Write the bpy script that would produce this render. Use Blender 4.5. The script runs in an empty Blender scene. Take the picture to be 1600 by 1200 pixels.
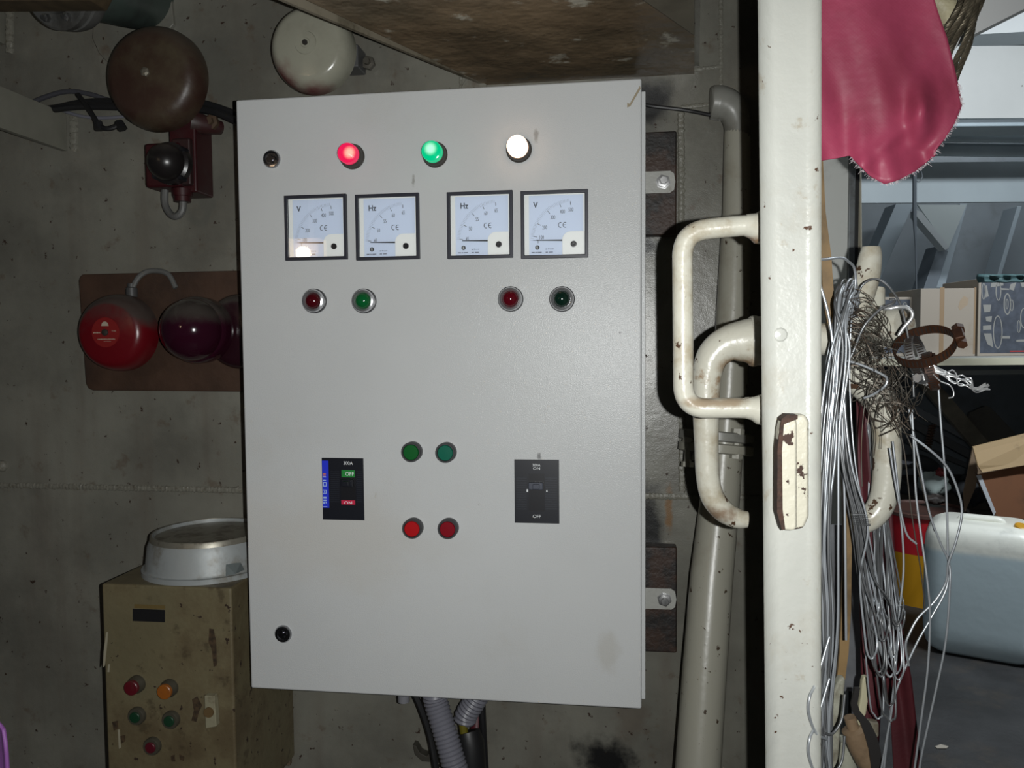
import bpy, math, random
from mathutils import Vector, Matrix
random.seed(7)
S = bpy.context.scene
COL = S.collection
V = Vector

# ------------------------------------------------------------------ camera
F = 1215.0                      # focal length in pixels of the 1600x1200 frame
CZ = 1.02                       # camera height above the deck
R0 = ((0.99093824, -0.00840885, 0.13405486),
      (0.00150609, 0.99867132, 0.05151054),
      (-0.13430988, -0.05084186, 0.98963426))     # rows: right, up, forward in (x, up, into wall)
def _ax(r): return V((r[0], r[2], r[1]))
RIGHT, UP, FWD = (_ax(r) for r in R0)
cam_d = bpy.data.cameras.new('camera')
cam_d.sensor_width = 36.0
cam_d.lens = F / 1600.0 * 36.0
cam_d.clip_start = 0.02
cam = bpy.data.objects.new('camera', cam_d)
COL.objects.link(cam)
cam.matrix_world = Matrix(((RIGHT.x, UP.x, -FWD.x, 0), (RIGHT.y, UP.y, -FWD.y, 0),
                           (RIGHT.z, UP.z, -FWD.z, CZ), (0, 0, 0, 1)))
S.camera = cam

def ray(px, py):
    return RIGHT * ((px - 800) / F) + UP * ((600 - py) / F) + FWD
def P(px, py, Y):               # point seen at a pixel, at distance Y along the wall normal
    d = ray(px, py); t = Y / d.y
    return V((d.x * t, Y, CZ + d.z * t))
def PZ(px, py, Z):              # point seen at a pixel, on the level Z
    d = ray(px, py); t = (Z - CZ) / d.z
    return V((d.x * t, d.y * t, Z))

# ------------------------------------------------------------------ light
w = bpy.data.worlds.new('world'); S.world = w; w.use_nodes = True
w.node_tree.nodes['Background'].inputs[0].default_value = (0.75, 0.85, 1.0, 1)
w.node_tree.nodes['Background'].inputs[1].default_value = 0.012
S.view_settings.view_transform = 'Standard'
S.view_settings.look = 'None'
S.view_settings.exposure = 0.0
S.view_settings.gamma = 1.0
S.view_settings.use_curve_mapping = False

def light(name, kind, loc, target, energy, color, **kw):
    d = bpy.data.lights.new(name, kind); d.energy = energy; d.color = color
    for k, v in kw.items(): setattr(d, k, v)
    o = bpy.data.objects.new(name, d); COL.objects.link(o); o.location = loc
    if target is not None:
        o.rotation_euler = (V(target) - V(loc)).to_track_quat('-Z', 'Y').to_euler()
    return o
cam_pos = V((0, 0, CZ))
flash_pos = cam_pos + RIGHT * 0.034 + UP * 0.002
light('camera_flash', 'SPOT', flash_pos, flash_pos + FWD - RIGHT * 0.42 + UP * 0.01, 38.0, (0.985, 1.0, 0.985),
      spot_size=math.radians(154), spot_blend=1.0, shadow_soft_size=0.003)
for nm_, loc_, tgt_, en_ in (('store_room_lamp', (1.7, 1.75, 2.3), (1.55, 2.7, 0.9), 46.0), ('rear_bay_fill', (2.0, 3.75, 2.3), (1.9, 3.95, 1.0), 9.0)):  # the rear one is an added fill that brightens the hull behind the beams
    light(nm_, 'AREA', loc_, tgt_, en_, (0.88, 0.95, 1.0), shape='RECTANGLE', size=1.0, size_y=0.12)

# ------------------------------------------------------------------ materials
def srgb(r, g, b):
    def f(c):
        c /= 255.0
        return c / 12.92 if c <= 0.04045 else ((c + 0.055) / 1.055) ** 2.4
    return (f(r), f(g), f(b))
MATS = {}
def M(name, col=None, rough=0.5, metal=0.0, var=None, dirt=None, spots=None, bump=None,
      dust=None, patches=None, spec=0.5, emit=None, estr=0.0, coat=0.0, trans=0.0, streak=None, band=None, weave=None):
    """var=(amount,scale)  dirt=(col,scale,lo,hi,max)  spots=(col,scale,threshold,width)  bump=(scale,strength)
       dust=(col,lo,hi)    patches=[(center,(sx,sy,sz),col,strength,noise)]  band=(z,width,col)"""
    if name in MATS: return MATS[name]
    m = bpy.data.materials.new(name); m.use_nodes = True
    MATS[name] = m
    nt = m.node_tree; N = nt.nodes; L = nt.links
    b = N['Principled BSDF']
    b.inputs['Roughness'].default_value = rough
    b.inputs['Metallic'].default_value = metal
    b.inputs['Specular IOR Level'].default_value = spec
    b.inputs['Coat Weight'].default_value = coat
    b.inputs['Transmission Weight'].default_value = trans
    tc = N.new('ShaderNodeTexCoord').outputs['Object']
    def noise(scale, detail=4, rg=0.55, vec=None):
        n = N.new('ShaderNodeTexNoise'); n.inputs['Scale'].default_value = scale
        n.inputs['Detail'].default_value = detail; n.inputs['Roughness'].default_value = rg
        L.new(vec or tc, n.inputs['Vector']); return n.outputs['Fac']
    def mrange(src, a, c, d=0.0, e=1.0):
        n = N.new('ShaderNodeMapRange'); n.inputs[1].default_value = a; n.inputs[2].default_value = c
        n.inputs[3].default_value = d; n.inputs[4].default_value = e
        n.interpolation_type = 'SMOOTHSTEP'
        L.new(src, n.inputs[0]); return n.outputs[0]
    def mix(fac, A, B):
        n = N.new('ShaderNodeMix'); n.data_type = 'RGBA'
        if hasattr(fac, 'links'): L.new(fac, n.inputs[0])
        else: n.inputs[0].default_value = fac
        for s, i in ((A, 6), (B, 7)):
            if hasattr(s, 'links'): L.new(s, n.inputs[i])
            else: n.inputs[i].default_value = (*s, 1)
        return n.outputs[2]
    def math_(op, a, c):
        n = N.new('ShaderNodeMath'); n.operation = op
        for s, i in ((a, 0), (c, 1)):
            if hasattr(s, 'links'): L.new(s, n.inputs[i])
            else: n.inputs[i].default_value = s
        return n.outputs[0]
    c = col
    if var:
        a, sc = var
        c = mix(mrange(noise(sc), 0.3, 0.7), tuple(x * (1 - a) for x in col), tuple(min(1, x * (1 + a)) for x in col))
    if streak:
        scol, sx, sz, lo, hi, mx = streak
        mp = N.new('ShaderNodeMapping'); mp.inputs['Scale'].default_value = (sx, sx, sz); L.new(tc, mp.inputs[0])
        c = mix(mrange(noise(1.0, 5, 0.6, mp.outputs[0]), lo, hi, 0, mx), c, scol)
    if dirt:
        ds = dirt if isinstance(dirt, list) else [dirt]
        for dcol, sc, lo, hi, mx in ds:
            c = mix(mrange(noise(sc, 8, 0.65), lo, hi, 0, mx), c, dcol)
    if patches:
        for ctr, sz, pcol, st, ns in patches:
            mp = N.new('ShaderNodeVectorMath'); mp.operation = 'SUBTRACT'; L.new(tc, mp.inputs[0]); mp.inputs[1].default_value = ctr
            dv = N.new('ShaderNodeVectorMath'); dv.operation = 'DIVIDE'; L.new(mp.outputs[0], dv.inputs[0]); dv.inputs[1].default_value = sz
            ln = N.new('ShaderNodeVectorMath'); ln.operation = 'LENGTH'; L.new(dv.outputs[0], ln.inputs[0])
            d = math_('ADD', ln.outputs[1], math_('MULTIPLY', math_('SUBTRACT', noise(ns, 5, 0.6), 0.5), 1.5))
            c = mix(mrange(d, 1.1, 0.35, 0, st), c, pcol)
    if band:
        z, wd, bc = band
        sp = N.new('ShaderNodeSeparateXYZ'); L.new(tc, sp.inputs[0])
        c = mix(mrange(sp.outputs[2], z + wd, z - wd), c, bc)
    if dust:
        dcol, lo, hi = dust
        g = N.new('ShaderNodeNewGeometry'); sp = N.new('ShaderNodeSeparateXYZ'); L.new(g.outputs['Normal'], sp.inputs[0])
        dz = math_('ADD', sp.outputs[2], math_('MULTIPLY', math_('SUBTRACT', noise(45, 4), 0.5), 0.35))
        c = mix(mrange(dz, lo, hi, 0, 0.92), c, dcol)
    rsrc = None
    if spots:
        ss = spots if isinstance(spots, list) else [spots]
        for scol, sc, th, wd in ss:
            f = mrange(noise(sc, 6, 0.6), th, th + wd)
            c = mix(f, c, scol)
            rsrc = f
    if hasattr(c, 'links'): L.new(c, b.inputs['Base Color'])
    else: b.inputs['Base Color'].default_value = (*c, 1)
    if rsrc is not None:
        L.new(mrange(rsrc, 0, 1, rough, min(0.95, rough + 0.4)), b.inputs['Roughness'])
    if bump:
        bl = bump if isinstance(bump, list) else [bump]
        prev = None
        for sc, st in bl:
            bn = N.new('ShaderNodeBump'); bn.inputs['Strength'].default_value = st
            bn.inputs['Distance'].default_value = 0.5 / sc
            L.new(noise(sc, 3), bn.inputs['Height'])
            if prev: L.new(prev, bn.inputs['Normal'])
            prev = bn.outputs['Normal']
        L.new(prev, b.inputs['Normal'])
    if weave:
        wv = N.new('ShaderNodeTexChecker'); wv.inputs['Scale'].default_value = weave
        L.new(tc, wv.inputs['Vector'])
        bn = N.new('ShaderNodeBump'); bn.inputs['Strength'].default_value = 0.25; bn.inputs['Distance'].default_value = 0.0005
        if bump: L.new(prev, bn.inputs['Normal'])
        L.new(wv.outputs['Fac'], bn.inputs['Height']); L.new(bn.outputs['Normal'], b.inputs['Normal'])
    if emit:
        b.inputs['Emission Color'].default_value = (*emit, 1); b.inputs['Emission Strength'].default_value = estr
    return m

def glass_mat(name, tint=(1, 1, 1), rough=0.02, ior=1.5):
    m = bpy.data.materials.new(name); m.use_nodes = True; N = m.node_tree.nodes; L = m.node_tree.links
    N.remove(N['Principled BSDF']); out = N['Material Output']
    t = N.new('ShaderNodeBsdfTransparent'); t.inputs[0].default_value = (*tint, 1)
    g = N.new('ShaderNodeBsdfGlossy'); g.inputs['Roughness'].default_value = rough
    fr = N.new('ShaderNodeFresnel'); fr.inputs[0].default_value = ior
    mx = N.new('ShaderNodeMixShader'); L.new(fr.outputs[0], mx.inputs[0]); L.new(t.outputs[0], mx.inputs[1]); L.new(g.outputs[0], mx.inputs[2])
    L.new(mx.outputs[0], out.inputs[0]); return m

def lamp_mat(name, center, rad, core, edge, s_core, s_edge, base):
    """lit lens: brightest close to the bulb inside, saturated colour further away"""
    m = bpy.data.materials.new(name); m.use_nodes = True; N = m.node_tree.nodes; L = m.node_tree.links
    b = N['Principled BSDF']; b.inputs['Base Color'].default_value = (*base, 1); b.inputs['Roughness'].default_value = 0.15
    tc = N.new('ShaderNodeTexCoord').outputs['Object']
    d = N.new('ShaderNodeVectorMath'); d.operation = 'DISTANCE'; L.new(tc, d.inputs[0]); d.inputs[1].default_value = center
    mr = N.new('ShaderNodeMapRange'); mr.interpolation_type = 'SMOOTHSTEP'; mr.inputs[1].default_value = rad * 0.25; mr.inputs[2].default_value = rad
    L.new(d.outputs[1], mr.inputs[0])
    mc = N.new('ShaderNodeMix'); mc.data_type = 'RGBA'; L.new(mr.outputs[0], mc.inputs[0])
    mc.inputs[6].default_value = (*[x * s_core for x in core], 1); mc.inputs[7].default_value = (*[x * s_edge for x in edge], 1)
    L.new(mc.outputs[2], b.inputs['Emission Color']); b.inputs['Emission Strength'].default_value = 1.0
    return m

# ------------------------------------------------------------------ geometry helpers
class G:
    def __init__(s): s.v = []; s.f = []
    def add(s, vs, fs):
        o = len(s.v); s.v += [V(x) for x in vs]; s.f += [tuple(i + o for i in f) for f in fs]; return s
    def bx(s, x0, x1, y0, y1, z0, z1):
        return s.add([(x0, y0, z0), (x1, y0, z0), (x1, y1, z0), (x0, y1, z0), (x0, y0, z1), (x1, y0, z1), (x1, y1, z1), (x0, y1, z1)],
                     [(0, 3, 2, 1), (4, 5, 6, 7), (0, 1, 5, 4), (1, 2, 6, 5), (2, 3, 7, 6), (3, 0, 4, 7)])
    def obox(s, c, ax, ay, az):   # oriented box: centre and three half-axes
        c, ax, ay, az = V(c), V(ax), V(ay), V(az)
        vs = [c + ax * i + ay * j + az * k for k in (-1, 1) for (i, j) in ((-1, -1), (1, -1), (1, 1), (-1, 1))]
        return s.add(vs, [(0, 3, 2, 1), (4, 5, 6, 7), (0, 1, 5, 4), (1, 2, 6, 5), (2, 3, 7, 6), (3, 0, 4, 7)])
    def prism(s, pts, ext):
        n = len(pts); e = V(ext); pts = [V(p) for p in pts]
        nrm = V((0, 0, 0))
        for i in range(n): nrm += (pts[i] - pts[0]).cross(pts[(i + 1) % n] - pts[0])
        if nrm.dot(e) > 0: pts = pts[::-1]
        return s.add(pts + [p + e for p in pts], [tuple(range(n)), tuple(range(2 * n - 1, n - 1, -1))] +
                     [(i, n + i, n + (i + 1) % n, (i + 1) % n) for i in range(n)])
    def tube(s, pts, r, n=10, cap=True, closed=False):
        pts = [V(p) for p in pts]; k = len(pts)
        rs = r if isinstance(r, (list, tuple)) else [r] * k
        tg = []
        for i in range(k):
            if closed: t = pts[(i + 1) % k] - pts[i - 1]
            else: t = pts[min(i + 1, k - 1)] - pts[max(i - 1, 0)]
            tg.append(t.normalized() if t.length > 1e-9 else V((0, 0, 1)))
        a = tg[0].orthogonal().normalized(); vs = []
        for i in range(k):
            a = (a - tg[i] * a.dot(tg[i])).normalized(); b = tg[i].cross(a)
            for j in range(n):
                t = 2 * math.pi * j / n
                vs.append(pts[i] + (a * math.cos(t) + b * math.sin(t)) * rs[i])
        fs = []
        for i in range(k if closed else k - 1):
            i2 = (i + 1) % k
            for j in range(n): fs.append((i * n + j, i * n + (j + 1) % n, i2 * n + (j + 1) % n, i2 * n + j))
        if cap and not closed: fs += [tuple(range(n - 1, -1, -1)), tuple(range((k - 1) * n, k * n))]
        return s.add(vs, fs)
    @staticmethod
    def srad(c, k):
        out = []
        for a, b in zip(c, c[1:]): out += [a + (b - a) * j / k for j in range(k)]
        return out + [c[-1]]
    def lathe(s, prof, c, ax, n=32, ref=None, sx=1.0, cap=True):
        """prof: (radius, height) rows; height along ax"""
        c, ax = V(c), V(ax).normalized()
        a = (V(ref) - ax * V(ref).dot(ax)).normalized() if ref else ax.orthogonal().normalized()
        b = ax.cross(a); vs = []; fs = []
        for r, h in prof:
            r = max(r, 1e-5)
            for j in range(n):
                t = 2 * math.pi * j / n
                vs.append(c + ax * h + (a * math.cos(t) * sx + b * math.sin(t)) * r)
        for i in range(len(prof) - 1):
            for j in range(n): fs.append((i * n + j, i * n + (j + 1) % n, (i + 1) * n + (j + 1) % n, (i + 1) * n + j))
        if cap: fs += [tuple(range(n - 1, -1, -1)), tuple(range((len(prof) - 1) * n, len(prof) * n))]
        return s.add(vs, fs)
    def grid(s, fn, nu, nv):
        vs = [fn(i / nu, j / nv) for j in range(nv + 1) for i in range(nu + 1)]
        return s.add(vs, [(j * (nu + 1) + i, j * (nu + 1) + i + 1, (j + 1) * (nu + 1) + i + 1, (j + 1) * (nu + 1) + i) for j in range(nv) for i in range(nu)])

LOC = {}
def O(name, g, mat, parent=None, smooth=35, bevel=0.0, solid=0.0, label=None, kind=None, seg=2):
    me = bpy.data.meshes.new(name); me.from_pydata([tuple(x) for x in g.v], [], g.f); me.update()
    if smooth:
        me.polygons.foreach_set('use_smooth', [True] * len(me.polygons))
        me.set_sharp_from_angle(angle=math.radians(smooth))
    me.materials.append(mat)
    o = bpy.data.objects.new(name, me); COL.objects.link(o)
    if parent is not None:
        o.parent = parent
        if parent.name in LOC: o.matrix_parent_inverse = Matrix.Translation(-LOC[parent.name])
    if solid:
        md = o.modifiers.new('thickness', 'SOLIDIFY'); md.thickness = solid; md.offset = 0
    if bevel:
        md = o.modifiers.new('bevel', 'BEVEL'); md.width = bevel; md.segments = seg; md.limit_method = 'ANGLE'
        md.angle_limit = math.radians(35); md.harden_normals = True
    if label: o['label'] = label
    if kind: o['kind'] = kind
    return o
def tag(o, label, cat, group=None):
    o['label'] = label; o['category'] = cat
    if group: o['group'] = group
    return o
def thing(name, loc, label, cat, group=None):
    e = bpy.data.objects.new(name, None); COL.objects.link(e); e.location = loc; e.empty_display_size = 0.05
    LOC[e.name] = V(loc); return tag(e, label, cat, group)
def spline(pts, k=8):
    pts = [V(p) for p in pts]; out = []
    q = [pts[0] * 2 - pts[1]] + pts + [pts[-1] * 2 - pts[-2]]
    for i in range(1, len(q) - 2):
        for j in range(k):
            t = j / k; a, b, c, d = q[i - 1], q[i], q[i + 1], q[i + 2]
            out.append(0.5 * ((2 * b) + (c - a) * t + (2 * a - 5 * b + 4 * c - d) * t * t + (3 * b - a - 3 * c + d) * t ** 3))
    out.append(pts[-1]); return out
def fillet(pts, r, k=7):        # polyline with rounded corners
    pts = [V(p) for p in pts]; out = [pts[0]]
    for i in range(1, len(pts) - 1):
        a, b, c = pts[i - 1], pts[i], pts[i + 1]
        u = (a - b); w_ = (c - b); d = min(r, u.length * 0.48, w_.length * 0.48)
        p, q = b + u.normalized() * d, b + w_.normalized() * d
        for j in range(k + 1):
            t = j / k; out.append(p * (1 - t) ** 2 + b * 2 * t * (1 - t) + q * t * t)
    out.append(pts[-1]); return out
def pp(rows): return [P(*r) for r in rows]
NF = V((0, -1, 0))              # out of the wall, towards the room
def text_geo(g, txt, c, cap, cond=1.0, bold=0.0, right=V((1, 0, 0)), up=V((0, 0, 1)), cut=None, th=0.0):
    cu = bpy.data.curves.new('t', 'FONT'); cu.body = txt; cu.size = cap / 0.7; cu.align_x = 'CENTER'; cu.resolution_u = 3; cu.offset = bold * cap
    ob = bpy.data.objects.new('t', cu); me = bpy.data.meshes.new_from_object(ob)
    c = V(c); n = right.cross(up)
    import bmesh
    bm = bmesh.new(); bm.from_mesh(me)
    if cut is not None:
        bmesh.ops.bisect_plane(bm, geom=bm.verts[:] + bm.edges[:] + bm.faces[:], plane_co=(0, cut * cap, 0), plane_no=(0, -1, 0), clear_outer=True)
    bm.verts.index_update()
    g.add([c + right * (v.co.x * cond) + up * (v.co.y - cap / 2) for v in bm.verts], [tuple(v.index for v in f.verts) for f in bm.faces])
    bm.free(); bpy.data.meshes.remove(me); bpy.data.objects.remove(ob); bpy.data.curves.remove(cu)
    return g

# ------------------------------------------------------------------ shared distances
YW = 1.36                       # bulkhead face
YC = 1.1184                     # cabinet door face
CX0, CX1 = -0.5658, 0.0342
CZ1, CZ0 = CZ + 0.3691, CZ - 0.5309

black = M('black_plastic', srgb(26, 26, 30), 0.35)
chrome = M('chrome', (0.66, 0.66, 0.68), 0.25, 0.85)
steel = M('worn_steel', (0.42, 0.42, 0.42), 0.4, 1.0, var=(0.3, 60))
rust_c = (0.075, 0.03, 0.012)
wpaint = M('white_door_paint', (0.51, 0.515, 0.475), 0.3, var=(0.05, 6), dirt=[((0.36, 0.31, 0.22), 7, 0.52, 0.72, 0.6), ((0.3, 0.22, 0.12), 30, 0.6, 0.7, 0.5)], spots=[(rust_c, 62, 0.665, 0.02)],
           bump=[(60, 0.12), (350, 0.12)])
soot = (0.006, 0.006, 0.007)
wallp = M('bulkhead_paint', (0.205, 0.2, 0.168), 0.3, var=(0.14, 5), spec=0.6,
          streak=((0.13, 0.10, 0.078), 14, 1.2, 0.46, 0.75, 0.38),
          dirt=[((0.09, 0.086, 0.073), 3.5, 0.42, 0.68, 0.55), ((0.10, 0.06, 0.035), 22, 0.58, 0.7, 0.45)],
          spots=[((0.035, 0.018, 0.01), 70, 0.66, 0.03)],
          patches=[(P(1010, 160, YW), (0.045, 0.3, 0.06), soot, 0.97, 16), (P(1012, 385, YW), (0.024, 0.3, 0.022), soot, 0.9, 30),
                   (P(945, 1185, YW), (0.062, 0.3, 0.05), soot, 0.97, 26), (P(985, 1120, YW), (0.035, 0.3, 0.06), (0.1, 0.06, 0.038), 0.35, 30),
                   (P(1012, 820, YW), (0.03, 0.3, 0.09), soot, 0.95, 22), (P(1045, 800, YW), (0.008, 0.3, 0.05), (0.2, 0.1, 0.03), 0.8, 60)],
          bump=[(30, 0.05), (520, 0.22)])

# ------------------------------------------------------------------ setting: bulkhead, decks
XJ = P(1312, 400, YW).x         # edge of the doorway
g = G().bx(-2.4, XJ, YW, YW + 0.012, 0, 2.6)
wall = O('wall_back', g, wallp, kind='structure', smooth=0)
weldm = M('weld_paint', (0.2, 0.193, 0.16), 0.4, dirt=[((0.1, 0.085, 0.06), 120, 0.5, 0.7, 0.7)], bump=(200, 0.6))
def weld(a, b, r=0.005, step=0.007, flat=0.6):
    a, b = V(a), V(b); n = max(3, int((b - a).length / step)); g = G(); d = (b - a).normalized()
    pts = []; rs = []
    for i in range(n * 3 + 1):
        pts.append(a + (b - a) * (i / (n * 3)) + V((random.uniform(-1, 1), 0, random.uniform(-1, 1))) * r * 0.12)
        rs.append(r * (0.72 + 0.3 * abs(math.sin(i * math.pi / 3 + 0.4))) * random.uniform(0.92, 1.08))
    g.tube(pts, rs, 8)
    for v in g.v: v.y = YW + (v.y - YW) * flat
    return O('weld_seam', g, weldm, wall)
weld(P(-60, 757, YW), P(430, 767, YW), 0.0062); weld(P(1000, 775, YW), P(1190, 778, YW), 0.006)
weld(P(1064, 175, YW), P(1066, 770, YW), 0.0065, 0.009); weld(P(1126, -40, YW), P(1127, 142, YW), 0.004)
weld(P(1084, 109, YW), P(1126, 104, YW), 0.004); weld(P(1064, 168, YW), P(1120, 162, YW), 0.004)
O('weld_blob', G().lathe([(0.012, 0), (0.011, 0.005), (0.006, 0.009), (0, 0.01)], P(4, 728, YW), NF, 9), weldm, wall)
weld(P(720, 98, YW), P(720, 140, YW), 0.003)
# fillet weld fan-shape at the pipe penetration
g = G().prism(pp([(145, -40, YW), (150, 40, YW), (148, 62, YW), (158, 85, YW), (170, 98, YW), (235, 90, YW), (275, 40, YW), (272, 8, YW), (262, -40, YW)]), (0, -0.008, 0))
O('doubler_plate', g, wallp, wall, bevel=0.002)
floorm = M('deck_paint', (0.034, 0.034, 0.035), 0.6, var=(0.35, 5), dirt=[((0.10, 0.075, 0.05), 4, 0.5, 0.75, 0.7)], spots=[((0.35, 0.33, 0.3), 38, 0.74, 0.02)], bump=(60, 0.2))
O('floor', G().bx(-2.4, 5.0, -1.6, 5.2, -0.02, 0), floorm, kind='structure', smooth=0)
O('ceiling', G().bx(-2.4, 5.0, -1.6, 5.2, 2.6, 2.62), M('ceiling_paint', (0.3, 0.3, 0.28), 0.6, var=(0.1, 4)), kind='structure', smooth=0)

# ------------------------------------------------------------------ electrical cabinet
cabp = M('cabinet_powder_coat', (0.53, 0.54, 0.54), 0.2, spec=0.17, var=(0.035, 3), dirt=[((0.42, 0.40, 0.35), 5, 0.55, 0.85, 0.35), ((0.3, 0.27, 0.22), 38, 0.70, 0.78, 0.35)],
         patches=[(P(948, 1020, YC), (0.022, 0.1, 0.035), (0.42, 0.40, 0.35), 0.4, 40), (P(520, 840, YC), (0.2, 0.1, 0.1), (0.5, 0.48, 0.44), 0.5, 8),
                  (P(838, 212, YC), (0.004, 0.1, 0.012), (0.25, 0.24, 0.22), 0.7, 120), (P(646, 282, YC), (0.003, 0.1, 0.01), (0.25, 0.24, 0.22), 0.7, 150),
                  (P(842, 713, YC), (0.004, 0.1, 0.007), (0.15, 0.15, 0.15), 0.8, 150)],
         bump=[(600, 0.42)])
cab = thing('electrical_cabinet', (-0.2658, YW, CZ0), 'large pale grey electrical cabinet with four square meters and lit pilot lamps', 'cabinet')
def body_geo():
    g = G(); x0, x1, z0, z1, y0, y1, t = CX0 + 0.003, CX1 + 0.006, CZ0 + 0.006, CZ1 - 0.012, YC + 0.020, YW - 0.028, 0.006
    g.bx(x0, x1, y1 - 0.002, y1, z0, z1)
    g.bx(x0, x0 + t, y0, y1 - 0.002, z0, z1); g.bx(x1 - t, x1, y0, y1 - 0.002, z0, z1)
    g.bx(x0 + t, x1 - t, y0, y1 - 0.002, z0, z0 + t); g.bx(x0 + t, x1 - t, y0, y1 - 0.002, z1 - t, z1)
    return g
O('body', body_geo(), cabp, cab, bevel=0.001)
O('door', G().bx(CX0, CX1, YC, YC + 0.017, CZ0, CZ1), cabp, cab, bevel=0.003, seg=3)
O('gasket', G().bx(CX0 + 0.006, CX1 - 0.004, YC + 0.017, YC + 0.0215, CZ0 + 0.008, CZ1 - 0.014), M('gasket_rubber', (0.02, 0.02, 0.02), 0.7), cab, smooth=0)
scr = G().prism(pp([(1000, 134, YC), (1001, 139, YC), (985, 166, YC), (980, 168, YC), (980, 161, YC), (984, 162, YC)]), (0, -0.0004, 0))
O('paint_scratch', scr, M('scratch_brown', (0.3, 0.25, 0.17), 0.7), cab, label='brown scratch mark')
g = G().lathe([(0.0018, 0), (0.0018, 0.0006), (0.0, 0.0007)], P(969, 520, YC), NF, 10)
O('screw_hole', g, black, cab)

def disc(g, c, r, d, n=32): return g.lathe([(r, 0), (r, d)], c, NF, n)
def lock(px, py):
    c = P(px, py, YC)
    b = O('door_lock', G().lathe([(0.0135, 0), (0.0135, 0.002), (0.012, 0.0042), (0.0095, 0.0045), (0.0088, 0.0022), (0, 0.0022)], c, NF, 36), M('lock_chrome', (0.4, 0.4, 0.42), 0.2, 1.0), cab, label='round chrome key lock')
    k = G().obox(c + NF * 0.003, (0.0062, 0, 0.0014), (0, 0.002, 0), (-0.0006, 0, 0.0022)); k.obox(c + NF * 0.003, (0.0014, 0, -0.0058), (0, 0.0018, 0), (0.0018, 0, 0.0005))
    O('key_slot', k, M('dark_steel', (0.12, 0.12, 0.13), 0.3, 1.0), b)
lock(425, 249); lock(443, 990)

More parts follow.
